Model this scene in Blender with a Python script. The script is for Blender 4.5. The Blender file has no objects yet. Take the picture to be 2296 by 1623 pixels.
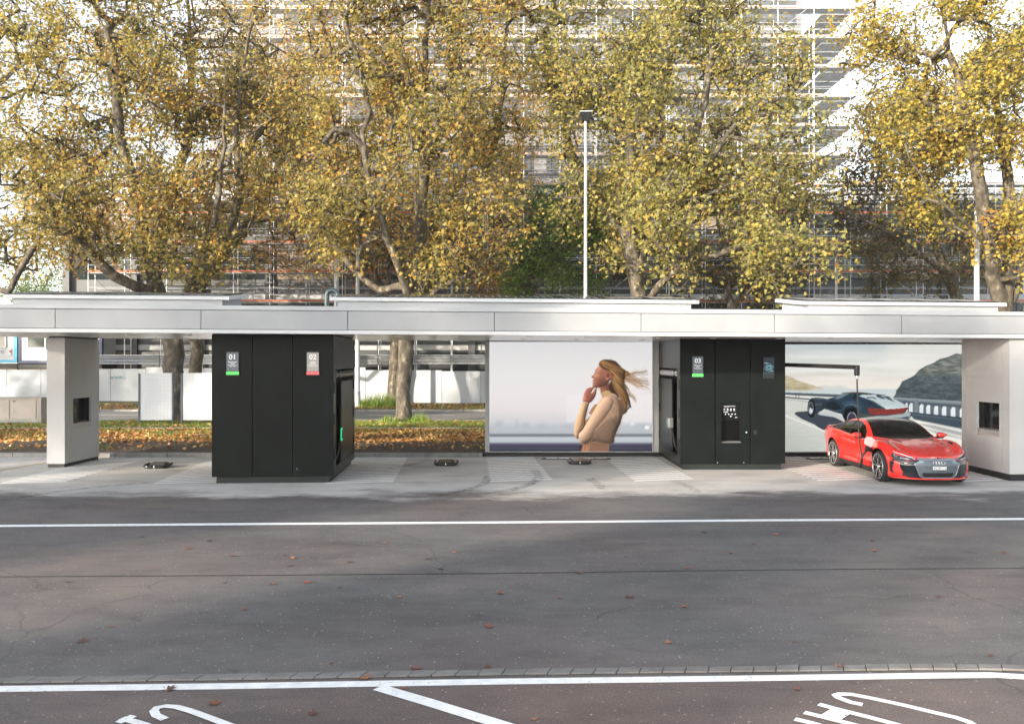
import bpy, bmesh, math, random
import numpy as np
from mathutils import Vector, Matrix, noise as mnoise

R = math.radians
scene = bpy.context.scene
COL = scene.collection

# ------------------------------------------------------------------ camera, sky, sun, exposure
CAM_H, FPX = 2.77, 1900.0            # eye height, focal length in units of a 2296 px wide frame
cam_d = bpy.data.cameras.new("camera")
cam_d.sensor_width = 36.0
cam_d.lens = 36.0 * FPX / 2296.0
cam_d.clip_start, cam_d.clip_end = 0.1, 2000.0
cam = bpy.data.objects.new("camera", cam_d)
COL.objects.link(cam)
cam.location = (0, 0, CAM_H)
cam.rotation_euler = (R(90), 0, 0)
scene.camera = cam

SUN_EL, SUN_AZ = R(12.5), R(180 + 47)     # azimuth measured from +Y towards +X
world = bpy.data.worlds.new("World")
scene.world = world
world.use_nodes = True
wn = world.node_tree
bg = wn.nodes["Background"]
sky = wn.nodes.new("ShaderNodeTexSky")
sky.sky_type = 'NISHITA'
sky.sun_disc = False
sky.sun_elevation = SUN_EL
sky.sun_rotation = SUN_AZ
sky.altitude = 400
sky.air_density, sky.dust_density, sky.ozone_density = 1.0, 1.0, 1.0
haze_sat = wn.nodes.new("ShaderNodeHueSaturation")      # thin high haze: the sky is nearly white
haze_sat.inputs['Saturation'].default_value = 0.38
wn.links.new(sky.outputs[0], haze_sat.inputs['Color'])
wn.links.new(haze_sat.outputs[0], bg.inputs[0])
bg.inputs[1].default_value = 0.135

sun_d = bpy.data.lights.new("sun", 'SUN')
sun_d.energy = 2.7
sun_d.angle = R(0.5)
sun_d.color = (1.0, 0.875, 0.71)
sun = bpy.data.objects.new("sun", sun_d)
COL.objects.link(sun)
to_sun = Vector((math.sin(SUN_AZ) * math.cos(SUN_EL), math.cos(SUN_AZ) * math.cos(SUN_EL), math.sin(SUN_EL)))
sun.rotation_euler = to_sun.to_track_quat('Z', 'Y').to_euler()
sun.location = (-30, -30, 40)

scene.view_settings.view_transform = 'Standard'
scene.view_settings.look = 'None'
scene.view_settings.exposure = 2.02
scene.view_settings.gamma = 1.0
scene.cycles.max_bounces = 6
scene.cycles.transparent_max_bounces = 6

# ------------------------------------------------------------------ helpers
random.seed(7)
rng = np.random.default_rng(7)

def P(x, y, D):
    """point at depth D seen at frame position x, y (2296 x 1623 frame)"""
    return Vector(((x - 1148) * D / FPX, D, CAM_H + (811 - y) * D / FPX))

def G(x, y, z=0.0):
    D = (CAM_H - z) * FPX / (y - 811)
    return Vector(((x - 1148) * D / FPX, D, z))

def link(o, parent=None):
    COL.objects.link(o)
    if parent is not None:
        o.parent = parent
        if parent.name in WORLD_ROOTS:       # the parts of this thing are written in world coordinates
            o.matrix_parent_inverse = WORLD_ROOTS[parent.name]
    return o
WORLD_ROOTS = {}

def tag(o, label=None, cat=None, group=None, kind=None):
    if label: o['label'] = label
    if cat: o['category'] = cat
    if group: o['group'] = group
    if kind: o['kind'] = kind
    return o

def empty(name, loc, label, cat, group=None, rz=0.0, w=False):
    o = bpy.data.objects.new(name, None)
    o.location = loc
    o.rotation_euler = (0, 0, rz)
    link(o)
    if w: WORLD_ROOTS[o.name] = (Matrix.Translation(Vector(loc)) @ Matrix.Rotation(rz, 4, 'Z')).inverted()
    return tag(o, label, cat, group)

def copy_tree(o, parent=None):
    c = o.copy()
    link(c, parent)
    for ch in [k for k in bpy.data.objects if k.parent == o]:
        copy_tree(ch, c)
    return c

class MB:
    """collects shapes; build() links them as ONE mesh object (coordinates are world unless the parent moved)"""
    def __init__(s, M=None):
        s.v, s.f, s.M = [], [], M
        s.smooth = []
    def add(s, vs, fs, smooth=False):
        n = len(s.v)
        s.v += [tuple(v) for v in vs]
        s.f += [tuple(i + n for i in f) for f in fs]
        s.smooth += [smooth] * len(fs)
        return s
    def box(s, x0, x1, y0, y1, z0, z1):
        vs = [(x0,y0,z0),(x1,y0,z0),(x1,y1,z0),(x0,y1,z0),(x0,y0,z1),(x1,y0,z1),(x1,y1,z1),(x0,y1,z1)]
        return s.add(vs, [(3,2,1,0),(4,5,6,7),(0,1,5,4),(1,2,6,5),(2,3,7,6),(3,0,4,7)])
    def hexa(s, b, t):
        """b, t: four bottom and four top points, counter-clockwise seen from above"""
        return s.add(list(b) + list(t), [(3,2,1,0),(4,5,6,7),(0,1,5,4),(1,2,6,5),(2,3,7,6),(3,0,4,7)])
    def prism(s, poly, z0, z1):
        n = len(poly)
        vs = [(p[0], p[1], z0) for p in poly] + [(p[0], p[1], z1) for p in poly]
        fs = [tuple(range(n - 1, -1, -1)), tuple(range(n, 2 * n))] + [(i, (i+1) % n, n + (i+1) % n, n + i) for i in range(n)]
        return s.add(vs, fs)
    def slab(s, poly3, off):
        """flat polygon poly3 given thickness along vector off"""
        n = len(poly3); off = Vector(off)
        vs = [Vector(p) for p in poly3]
        vs = vs + [v + off for v in vs]
        fs = [tuple(range(n - 1, -1, -1)), tuple(range(n, 2 * n))] + [(i, (i+1) % n, n + (i+1) % n, n + i) for i in range(n)]
        return s.add(vs, fs)
    def poly(s, pts):
        return s.add(pts, [tuple(range(len(pts)))])
    def tube(s, pts, r, n=8, smooth=True, caps=True):
        pts = [Vector(p) for p in pts]
        if not hasattr(r, '__len__'): r = [r] * len(pts)
        rings, prev = [], None
        for i, p in enumerate(pts):
            d = (pts[min(i+1, len(pts)-1)] - pts[max(i-1, 0)]).normalized()
            if prev is None:
                a = d.orthogonal().normalized()
            else:
                a = prev - d * prev.dot(d)
                a = a.normalized() if a.length > 1e-6 else d.orthogonal().normalized()
            prev = a
            b = d.cross(a)
            rings.append([p + (a * math.cos(2*math.pi*k/n) + b * math.sin(2*math.pi*k/n)) * r[i] for k in range(n)])
        vs = [q for ring in rings for q in ring]
        fs = []
        for i in range(len(pts) - 1):
            for k in range(n):
                fs.append((i*n + k, i*n + (k+1) % n, (i+1)*n + (k+1) % n, (i+1)*n + k))
        s.add(vs, fs, smooth)
        if caps:
            s.add(rings[0], [tuple(range(n-1, -1, -1))]); s.add(rings[-1], [tuple(range(n))])
        return s
    def lathe(s, prof, center, axis='x', n=40, smooth=True):
        """prof: (axial, radius) pairs"""
        cx, cy, cz = center
        vs, m = [], len(prof)
        for k in range(n):
            a = 2*math.pi*k/n
            for (h, r) in prof:
                if axis == 'x': vs.append((cx + h, cy + r*math.cos(a), cz + r*math.sin(a)))
                elif axis == 'y': vs.append((cx + r*math.cos(a), cy + h, cz + r*math.sin(a)))
                else: vs.append((cx + r*math.cos(a), cy + r*math.sin(a), cz + h))
        fs = []
        for k in range(n):
            k2 = (k+1) % n
            for j in range(m-1):
                fs.append((k*m + j, k*m + j+1, k2*m + j+1, k2*m + j))
        return s.add(vs, fs, smooth)
    def build(s, name, mat, parent=None, bevel=0.0, M=None):
        M = M if M is not None else s.M
        vs = s.v if M is None else [tuple(M @ Vector(v)) for v in s.v]
        me = bpy.data.meshes.new(name)
        me.from_pydata(vs, [], s.f)
        me.polygons.foreach_set("use_smooth", s.smooth)
        if M is not None and M.determinant() < 0: me.flip_normals()
        if mat: me.materials.append(mat)
        me.update()
        o = bpy.data.objects.new(name, me)
        link(o, parent)
        if bevel:
            b = o.modifiers.new("bevel", 'BEVEL')
            b.width = bevel; b.segments = 2; b.limit_method = 'ANGLE'; b.angle_limit = R(40)
        return o

def strip(pts, w):
    """ground ribbon of width w along 2-D points; returns verts, faces"""
    vs, fs = [], []
    n = len(pts)
    for i in range(n):
        a = Vector(pts[max(i-1, 0)][:2]); b = Vector(pts[min(i+1, n-1)][:2])
        d = (b - a).normalized(); q = Vector((-d.y, d.x)) * w / 2
        p = Vector(pts[i][:2])
        z = pts[i][2] if len(pts[i]) > 2 else 0
        vs += [(p.x - q.x, p.y - q.y, z), (p.x + q.x, p.y + q.y, z)]
        if i: fs.append((2*i-2, 2*i, 2*i+1, 2*i-1))
    return vs, fs

# ------------------------------------------------------------------ materials
MATS = {}
def nodes_of(name):
    m = bpy.data.materials.new(name)
    m.use_nodes = True
    return m, m.node_tree, m.node_tree.nodes["Principled BSDF"]

def mat(name, col, rough=0.5, metal=0.0, var=0.12, scale=4.0, bump=0.0, bscale=60.0, coat=0.0, spec=0.5, stretch=(1,1,1)):
    if name in MATS: return MATS[name]
    m, nt, bs = nodes_of(name)
    N, L = nt.nodes, nt.links
    tc = N.new("ShaderNodeTexCoord"); mp = N.new("ShaderNodeMapping")
    mp.inputs['Scale'].default_value = stretch
    L.new(tc.outputs['Object'], mp.inputs[0])
    nz = N.new("ShaderNodeTexNoise"); nz.inputs['Scale'].default_value = scale
    nz.inputs['Detail'].default_value = 6
    L.new(mp.outputs[0], nz.inputs[0])
    rp = N.new("ShaderNodeValToRGB")
    c = np.array(col)
    rp.color_ramp.elements[0].position = 0.3; rp.color_ramp.elements[1].position = 0.7
    rp.color_ramp.elements[0].color = (*np.clip(c * (1 - var), 0, 1), 1)
    rp.color_ramp.elements[1].color = (*np.clip(c * (1 + var), 0, 1), 1)
    L.new(nz.outputs[0], rp.inputs[0]); L.new(rp.outputs[0], bs.inputs['Base Color'])
    bs.inputs['Roughness'].default_value = rough
    bs.inputs['Metallic'].default_value = metal
    bs.inputs['Specular IOR Level'].default_value = spec
    if coat:
        bs.inputs['Coat Weight'].default_value = coat; bs.inputs['Coat Roughness'].default_value = 0.03
    if bump:
        n2 = N.new("ShaderNodeTexNoise"); n2.inputs['Scale'].default_value = bscale; n2.inputs['Detail'].default_value = 4
        L.new(mp.outputs[0], n2.inputs[0])
        bp = N.new("ShaderNodeBump"); bp.inputs['Strength'].default_value = bump; bp.inputs['Distance'].default_value = 0.02
        L.new(n2.outputs[0], bp.inputs['Height']); L.new(bp.outputs[0], bs.inputs['Normal'])
    MATS[name] = m
    return m

def glow(name, col, strength):
    if name in MATS: return MATS[name]
    m, nt, bs = nodes_of(name)
    bs.inputs['Base Color'].default_value = (*[c * 0.5 for c in col], 1)
    bs.inputs['Emission Color'].default_value = (*col, 1)
    bs.inputs['Emission Strength'].default_value = strength * .42
    MATS[name] = m
    return m

def perforated(name, col, rough, metal, hole, scale, spec=.5, vary=.09):
    """sheet metal with rows of punched holes"""
    m, nt, bs = nodes_of(name)
    N, L = nt.nodes, nt.links
    tc = N.new("ShaderNodeTexCoord")
    vo = N.new("ShaderNodeTexVoronoi"); vo.inputs['Scale'].default_value = scale; vo.inputs['Randomness'].default_value = 0.0
    vo.voronoi_dimensions = '2D'
    sp = N.new("ShaderNodeSeparateXYZ"); ad = N.new("ShaderNodeMath"); cb = N.new("ShaderNodeCombineXYZ")
    L.new(tc.outputs['Object'], sp.inputs[0]); L.new(sp.outputs[0], ad.inputs[0]); L.new(sp.outputs[1], ad.inputs[1])
    L.new(ad.outputs[0], cb.inputs[0]); L.new(sp.outputs[2], cb.inputs[1])
    L.new(cb.outputs[0], vo.inputs['Vector'])
    mr = N.new("ShaderNodeMapRange"); mr.inputs[1].default_value = 0.28; mr.inputs[2].default_value = 0.36
    L.new(vo.outputs['Distance'], mr.inputs[0])
    nz = N.new("ShaderNodeTexNoise"); nz.inputs['Scale'].default_value = 1.3; nz.inputs['Detail'].default_value = 5
    L.new(tc.outputs['Object'], nz.inputs[0])
    rp = N.new("ShaderNodeValToRGB")
    rp.color_ramp.elements[0].position = .3; rp.color_ramp.elements[1].position = .7
    rp.color_ramp.elements[0].color = (*[c*(1-vary) for c in col], 1); rp.color_ramp.elements[1].color = (*[min(1, c*(1+vary)) for c in col], 1)
    L.new(nz.outputs[0], rp.inputs[0])
    mx = N.new("ShaderNodeMix"); mx.data_type = 'RGBA'
    mx.inputs[6].default_value = (*hole, 1)
    L.new(mr.outputs[0], mx.inputs[0]); L.new(rp.outputs[0], mx.inputs[7])
    L.new(mx.outputs[2], bs.inputs['Base Color'])
    bs.inputs['Roughness'].default_value = rough; bs.inputs['Metallic'].default_value = metal; bs.inputs['Specular IOR Level'].default_value = spec
    MATS[name] = m
    return m

M_white = mat("white_metal", (.50, .51, .52), .35, .0, .04, 1.5)
M_coping = mat("coping_metal", (.36, .375, .39), .4, .0, .05, 1.0)
M_perf = perforated("perforated_white", (.32, .33, .345), .42, .0, (.235, .24, .25), 55)
M_pillar = perforated("perforated_beige", (.445, .443, .44), .5, .0, (.36, .358, .355), 55)
M_soffit = mat("soffit_metal", (.62, .61, .60), .22, .25, .05, 1.2)
M_kiosk = perforated("perforated_black", (.0062, .0086, .0080), .42, .0, (.002, .003, .003), 30, .13, .35)
M_kioskside = mat("black_sheet", (.014, .0165, .0165), .36, .1, .1, 2.0, spec=.3)
M_plinth = mat("plinth_black", (.011, .015, .015), .5, .0, .1, 3.0, spec=.3)
M_black = mat("matte_black", (.008, .008, .009), .5, 0, .1, 3.0)
M_rubber = mat("black_rubber", (.012, .012, .013), .55, 0, .15, 8.0)
M_gloss = mat("gloss_black", (.006, .007, .009), .06, 0, .1, 3.0)
M_grey = mat("grey_metal", (.22, .225, .23), .4, .4, .12, 3.0)
M_galv = mat("galvanised", (.42, .44, .46), .42, .55, .12, 6.0)
M_steel = mat("scaffold_steel", (.55, .57, .60), .42, .3, .12, 2.0)
M_paint = mat("road_paint", (.80, .80, .79), .6, 0, .10, 9.0, bump=.2)
def worn_paint():
    """chips and hairline cracks through which the asphalt shows"""
    nt = M_paint.node_tree; N, L = nt.nodes, nt.links; bs = N["Principled BSDF"]
    src = bs.inputs['Base Color'].links[0].from_socket
    tc = N.new("ShaderNodeTexCoord"); nz = N.new("ShaderNodeTexNoise"); nz.inputs['Scale'].default_value = 17; nz.inputs['Detail'].default_value = 9; nz.inputs['Roughness'].default_value = .75
    L.new(tc.outputs['Object'], nz.inputs[0])
    mr = N.new("ShaderNodeMapRange"); mr.inputs[1].default_value = .335; mr.inputs[2].default_value = .40
    L.new(nz.outputs[0], mr.inputs[0])
    mx = N.new("ShaderNodeMix"); mx.data_type = 'RGBA'; mx.inputs[6].default_value = (.13, .125, .12, 1)
    L.new(mr.outputs[0], mx.inputs[0]); L.new(src, mx.inputs[7]); L.new(mx.outputs[2], bs.inputs['Base Color'])
worn_paint()
M_kerb = mat("kerb_stone", (.24, .235, .225), .8, 0, .25, 3.0, bump=.4)
M_sett = mat("sett_stone", (.175, .167, .160), .85, 0, .22, 4.0, bump=.4)
M_panel = mat("solar_cell", (.012, .016, .024), .12, .2, .15, 3.0)
M_shelf = mat("shelf_metal", (.40, .39, .375), .35, .3, .05, 3.0)
M_board = perforated("board_white", (.50, .515, .53), .5, .0, (.36, .38, .40), 17)
M_postblue = mat("post_slate", (.045, .06, .075), .45, .2, .1, 3.0)
M_hoard = mat("hoarding_white", (.345, .37, .40), .6, 0, .1, .7)
M_cabinet = mat("cabinet_beige", (.42, .36, .31), .6, 0, .08, 2.0)
M_cabtop = mat("cabinet_top", (.33, .29, .25), .6, 0, .1, 2.0)
M_concrete = mat("concrete_base", (.36, .355, .34), .85, 0, .15, 3.0, bump=.3)
M_green = glow("green_light", (.10, .85, .12), 0.55)
M_greenled = glow("green_led", (.03, .75, .28), 0.5)
M_redlight = glow("red_light", (.9, .12, .13), 0.5)
M_signgrey = glow("display_grey", (.085, .10, .115), 0.6)
M_signwarm = glow("display_warm_grey", (.30, .275, .25), 0.5)
M_signnavy = glow("display_navy", (.010, .022, .035), 0.5)
M_letter = glow("display_letter", (.9, .9, .9), 0.55)
M_cyan = glow("display_cyan", (.25, .55, .65), 0.55)

# ground surfaces: one asphalt look that turns to pale dusty concrete under the station
def yard(name):
    m, nt, bs = nodes_of(name)
    N, L = nt.nodes, nt.links
    tc = N.new("ShaderNodeTexCoord")
    def noise(scale, detail=5, stretch=None, rough=.55):
        n = N.new("ShaderNodeTexNoise"); n.inputs['Scale'].default_value = scale; n.inputs['Detail'].default_value = detail
        n.inputs['Roughness'].default_value = rough
        if stretch:
            mp = N.new("ShaderNodeMapping"); mp.inputs['Scale'].default_value = stretch
            L.new(tc.outputs['Object'], mp.inputs[0]); L.new(mp.outputs[0], n.inputs[0])
        else: L.new(tc.outputs['Object'], n.inputs[0])
        return n
    def ramp(src, stops):
        r = N.new("ShaderNodeValToRGB")
        e = r.color_ramp.elements
        e[0].position, e[1].position = stops[0][0], stops[-1][0]
        e[0].color, e[1].color = (*stops[0][1], 1), (*stops[-1][1], 1)
        for p, c in stops[1:-1]:
            k = e.new(p); k.color = (*c, 1)
        L.new(src, r.inputs[0]); return r.outputs[0]
    def mix(kind, a, b, f):
        x = N.new("ShaderNodeMix"); x.data_type = 'RGBA'; x.blend_type = kind
        if isinstance(f, float): x.inputs[0].default_value = f
        else: L.new(f, x.inputs[0])
        L.new(a, x.inputs[6]); L.new(b, x.inputs[7]); return x.outputs[2]
    big = noise(.35, 6)
    base = ramp(big.outputs[0], [(.3, (.100, .099, .102)), (.7, (.160, .153, .149))])
    patch = noise(.9, 7, (.25, 1, 1), .65)
    base = mix('MULTIPLY', base, ramp(patch.outputs[0], [(.38, (.72, .72, .73)), (.52, (1, 1, 1)), (.75, (1.0, 1.0, .99))]), .6)
    grain = noise(62, 3, None, .75)
    base = mix('MULTIPLY', base, ramp(grain.outputs[0], [(.30, (.42, .42, .43)), (.56, (1, 1, 1)), (.70, (1.35, 1.33, 1.30))]), .85)
    worn = noise(2.6, 6, (.6, 1, 1), .7)
    base = mix('MULTIPLY', base, ramp(worn.outputs[0], [(.30, (.74, .74, .75)), (.5, (1, 1, 1)), (.72, (1.16, 1.13, 1.09))]), .8)
    rust_flare = noise(.22, 4)
    base = mix('MULTIPLY', base, ramp(rust_flare.outputs[0], [(.38, (1, 1, 1)), (.66, (1.12, .96, .90))]), 1.0)  # reddish mottling, made stronger to carry the flare's warm cast
    vo = N.new("ShaderNodeTexVoronoi"); vo.inputs['Scale'].default_value = 24
    L.new(tc.outputs['Object'], vo.inputs['Vector'])
    fl = ramp(vo.outputs['Distance'], [(.0, (1, 1, 1)), (.20, (1, 1, 1)), (.27, (0, 0, 0))])
    vc = ramp(vo.outputs['Color'], [(.74, (0, 0, 0)), (.9, (.9, .9, .9))])
    flm = mix('MULTIPLY', fl, vc, 1.0)
    pale = N.new("ShaderNodeRGB"); pale.outputs[0].default_value = (.36, .35, .34, 1)
    base = mix('MIX', base, pale.outputs[0], flm)
    wob = noise(1.1, 5); wv = N.new("ShaderNodeMixRGB"); wv.inputs[0].default_value = .35
    L.new(tc.outputs['Object'], wv.inputs[1]); L.new(wob.outputs[1], wv.inputs[2])
    ve = N.new("ShaderNodeTexVoronoi"); ve.feature = 'DISTANCE_TO_EDGE'; ve.inputs['Scale'].default_value = .55
    L.new(wv.outputs[0], ve.inputs['Vector'])
    crack = ramp(ve.outputs['Distance'], [(.0, (.35, .35, .36)), (.0035, (.55, .55, .55)), (.006, (1, 1, 1))])
    cmask = noise(.3, 3)
    base = mix('MULTIPLY', base, crack, ramp(cmask.outputs[0], [(.50, (0, 0, 0)), (.58, (.45, .45, .45))]))
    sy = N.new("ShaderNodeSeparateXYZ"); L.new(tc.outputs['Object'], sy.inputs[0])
    flare_zone = N.new("ShaderNodeMapRange"); flare_zone.inputs[1].default_value = 7.45; flare_zone.inputs[2].default_value = 7.35  # reddish cast of lens flare painted on the asphalt in front of the setts
    L.new(sy.outputs[1], flare_zone.inputs[0])
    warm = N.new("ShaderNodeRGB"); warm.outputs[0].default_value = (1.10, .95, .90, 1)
    base = mix('MULTIPLY', base, warm.outputs[0], flare_zone.outputs[0])
    oil = noise(1.9, 4)
    base = mix('MULTIPLY', base, ramp(oil.outputs[0], [(.24, (.6, .6, .6)), (.33, (1, 1, 1))]), .8)
    # dusty concrete
    cn = noise(1.3, 7, (.5, 1, 1), .6)
    conc = ramp(cn.outputs[0], [(.28, (.34, .33, .315)), (.5, (.47, .455, .435)), (.72, (.55, .535, .51))])
    cg = noise(60, 3)
    conc = mix('MULTIPLY', conc, ramp(cg.outputs[0], [(.3, (.85, .85, .85)), (.6, (1, 1, 1))]), .7)
    sx = N.new("ShaderNodeSeparateXYZ"); L.new(tc.outputs['Object'], sx.inputs[0])
    en = noise(.55, 8, (.55, 1, 1), .68)
    ma = N.new("ShaderNodeMath"); ma.operation = 'MULTIPLY_ADD'; ma.inputs[1].default_value = 5.5
    L.new(en.outputs[0], ma.inputs[0]); L.new(sx.outputs[1], ma.inputs[2])
    mr = N.new("ShaderNodeMapRange"); mr.inputs[1].default_value = 20.1; mr.inputs[2].default_value = 21.0
    L.new(ma.outputs[0], mr.inputs[0])
    base = mix('MIX', base, conc, mr.outputs[0])
    L.new(base, bs.inputs['Base Color'])
    bs.inputs['Roughness'].default_value = .82
    bs.inputs['Specular IOR Level'].default_value = .35
    bp = N.new("ShaderNodeBump"); bp.inputs['Strength'].default_value = .35; bp.inputs['Distance'].default_value = .006
    L.new(grain.outputs[0], bp.inputs['Height']); L.new(bp.outputs[0], bs.inputs['Normal'])
    return m
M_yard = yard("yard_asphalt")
M_farroad = mat("road_asphalt", (.20, .195, .19), .85, 0, .12, .6, bump=.2, stretch=(.15, 1, 1))
M_soil = mat("leafy_soil", (.065, .046, .030), .95, 0, .4, 5.0, bump=.7, bscale=30)
M_path = mat("foot_path", (.40, .36, .31), .9, 0, .12, 2.0, bump=.2)
M_verge = mat("grass_soil", (.11, .12, .04), .95, 0, .35, 3.0, bump=.6, bscale=30)
M_ground = mat("far_ground", (.13, .13, .10), .95, 0, .2, .05)

def leafmat(name, stops, trans=.56, clump=.35, cscale=.45):
    """leaf colour differs from leaf to leaf and in clumps"""
    m = bpy.data.materials.new(name); m.use_nodes = True
    nt = m.node_tree; N, L = nt.nodes, nt.links
    N.remove(N["Principled BSDF"])
    ge = N.new("ShaderNodeNewGeometry"); tc = N.new("ShaderNodeTexCoord")
    nz = N.new("ShaderNodeTexNoise"); nz.inputs['Scale'].default_value = cscale; nz.inputs['Detail'].default_value = 3
    L.new(tc.outputs['Object'], nz.inputs[0])
    mr = N.new("ShaderNodeMapRange"); mr.inputs[1].default_value = .3; mr.inputs[2].default_value = .7
    L.new(nz.outputs[0], mr.inputs[0])
    mx = N.new("ShaderNodeMix"); mx.inputs[0].default_value = clump
    L.new(ge.outputs['Random Per Island'], mx.inputs[2]); L.new(mr.outputs[0], mx.inputs[3])
    rp = N.new("ShaderNodeValToRGB"); e = rp.color_ramp.elements
    e[0].position, e[1].position = stops[0][0], stops[-1][0]
    e[0].color, e[1].color = (*stops[0][1], 1), (*stops[-1][1], 1)
    for p, c in stops[1:-1]:
        k = e.new(p); k.color = (*c, 1)
    L.new(mx.outputs[0], rp.inputs[0])
    df = N.new("ShaderNodeBsdfPrincipled"); df.inputs['Roughness'].default_value = .5; df.inputs['Specular IOR Level'].default_value = .3
    tr = N.new("ShaderNodeBsdfTranslucent"); ms = N.new("ShaderNodeMixShader"); ms.inputs[0].default_value = trans
    L.new(rp.outputs[0], df.inputs['Base Color']); L.new(rp.outputs[0], tr.inputs[0])
    L.new(df.outputs[0], ms.inputs[1]); L.new(tr.outputs[0], ms.inputs[2])
    L.new(ms.outputs[0], N["Material Output"].inputs[0])
    return m
ML_olive = leafmat("plane_leaves_olive", [(.10, (0.134, 0.131, 0.035)), (.28, (0.254, 0.233, 0.068)), (.52, (0.408, 0.340, 0.099)), (.70, (0.559, 0.410, 0.104)), (.83, (0.561, 0.286, 0.061)), (.95, (0.313, 0.133, 0.032))])
ML_yellow = leafmat("plane_leaves_yellow", [(.12, (0.205, 0.193, 0.045)), (.35, (0.368, 0.324, 0.082)), (.6, (0.569, 0.442, 0.096)), (.78, (0.640, 0.457, 0.084)), (.92, (0.508, 0.240, 0.048))])
ML_lime = leafmat("plane_leaves_lime", [(.10, (0.151, 0.155, 0.048)), (.33, (0.292, 0.289, 0.094)), (.58, (0.439, 0.390, 0.121)), (.78, (0.573, 0.449, 0.116)), (.92, (0.490, 0.266, 0.064))])
ML_brown = leafmat("plane_leaves_brown", [(.12, (0.187, 0.162, 0.050)), (.35, (0.369, 0.267, 0.078)), (.6, (0.587, 0.352, 0.089)), (.88, (0.469, 0.201, 0.056))])
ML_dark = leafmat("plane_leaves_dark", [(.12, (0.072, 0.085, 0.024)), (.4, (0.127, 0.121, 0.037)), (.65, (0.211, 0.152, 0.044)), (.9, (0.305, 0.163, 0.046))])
ML_green = leafmat("bush_leaves_green", [(.12, (.07, .14, .028)), (.5, (.15, .25, .05)), (.8, (.26, .33, .08)), (.95, (.38, .30, .08))])
ML_litter = leafmat("fallen_leaves", [(.1, (.20, .075, .022)), (.33, (.38, .15, .035)), (.58, (.52, .27, .075)), (.8, (.62, .42, .18)), (.95, (.50, .40, .12))], .1, .3, .8)
ML_grass = leafmat("grass_blades", [(.1, (.08, .15, .02)), (.45, (.17, .27, .04)), (.75, (.33, .38, .08)), (.95, (.45, .40, .14))], .3, .5, .9)

def barkmat():
    m, nt, bs = nodes_of("plane_bark")
    N, L = nt.nodes, nt.links
    tc = N.new("ShaderNodeTexCoord"); mp = N.new("ShaderNodeMapping"); mp.inputs['Scale'].default_value = (1, 1, .5)
    L.new(tc.outputs['Object'], mp.inputs[0])
    nz = N.new("ShaderNodeTexNoise"); nz.inputs['Scale'].default_value = 4.5; nz.inputs['Detail'].default_value = 5; nz.inputs['Roughness'].default_value = .6
    L.new(mp.outputs[0], nz.inputs[0])
    rp = N.new("ShaderNodeValToRGB"); e = rp.color_ramp.elements
    e[0].position, e[1].position = .38, .72
    e[0].color, e[1].color = (.040, .032, .023, 1), (.33, .30, .22, 1)
    k = e.new(.48); k.color = (.075, .062, .045, 1)
    k = e.new(.60); k.color = (.13, .11, .08, 1)
    L.new(nz.outputs[0], rp.inputs[0]); L.new(rp.outputs[0], bs.inputs['Base Color'])
    bs.inputs['Roughness'].default_value = .85
    bp = N.new("ShaderNodeBump"); bp.inputs['Strength'].default_value = .5; bp.inputs['Distance'].default_value = .03
    L.new(nz.outputs[0], bp.inputs['Height']); L.new(bp.outputs[0], bs.inputs['Normal'])
    return m
M_bark = barkmat()

def text_mesh(name, txt, size, Mx, material, parent=None, extrude=0.002, align='CENTER', xs=1.0):
    """Mx maps the text plane (x right, y up, z towards the reader) to the world"""
    cu = bpy.data.curves.new(name, 'FONT')
    cu.body = txt; cu.size = size; cu.align_x = align; cu.align_y = 'CENTER'; cu.extrude = extrude
    cu.resolution_u = 3
    tmp = bpy.data.objects.new("tmp_text", cu)
    COL.objects.link(tmp)
    bpy.context.view_layer.update()
    me = bpy.data.meshes.new_from_object(tmp.evaluated_get(bpy.context.evaluated_depsgraph_get()))
    bpy.data.objects.remove(tmp); bpy.data.curves.remove(cu)
    me.name = name
    me.transform(Mx @ Matrix.Diagonal((xs, 1, 1, 1)))
    me.materials.clear(); me.materials.append(material)
    o = bpy.data.objects.new(name, me)
    return link(o, parent)

def frame_of(o, x, up=(0, 0, 1)):
    """matrix with origin o, x axis x, y axis up, z axis = x cross up"""
    x = Vector(x).normalized(); u = Vector(up).normalized(); n = x.cross(u)
    return Matrix(((x.x, u.x, n.x, o[0]), (x.y, u.y, n.y, o[1]), (x.z, u.z, n.z, o[2]), (0, 0, 0, 1)))

# ------------------------------------------------------------------ the ground
def sheet(name, x0, x1, y0, y1, z, m, nx=1, ny=1):
    b = MB()
    for i in range(nx):
        for j in range(ny):
            xa, xb = x0 + (x1-x0)*i/nx, x0 + (x1-x0)*(i+1)/nx
            ya, yb = y0 + (y1-y0)*j/ny, y0 + (y1-y0)*(j+1)/ny
            b.poly([(xa,ya,z),(xb,ya,z),(xb,yb,z),(xa,yb,z)])
    return tag(b.build(name, m), kind='structure')
sheet("ground", -900, 900, -300, 1500, -.06, M_ground)
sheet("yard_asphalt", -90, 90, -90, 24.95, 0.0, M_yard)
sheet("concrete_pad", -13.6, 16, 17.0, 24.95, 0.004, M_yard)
sheet("back_road", -90, 90, 38.2, 47.4, 0.0, M_farroad)
sheet("far_verge", -90, 90, 47.55, 60.5, 0.09, M_verge)
sheet("near_verge", -90, 90, 34.55, 38.05, 0.10, M_verge)
sheet("footpath", -90, 90, 33.9, 34.55, 0.105, M_path)
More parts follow.
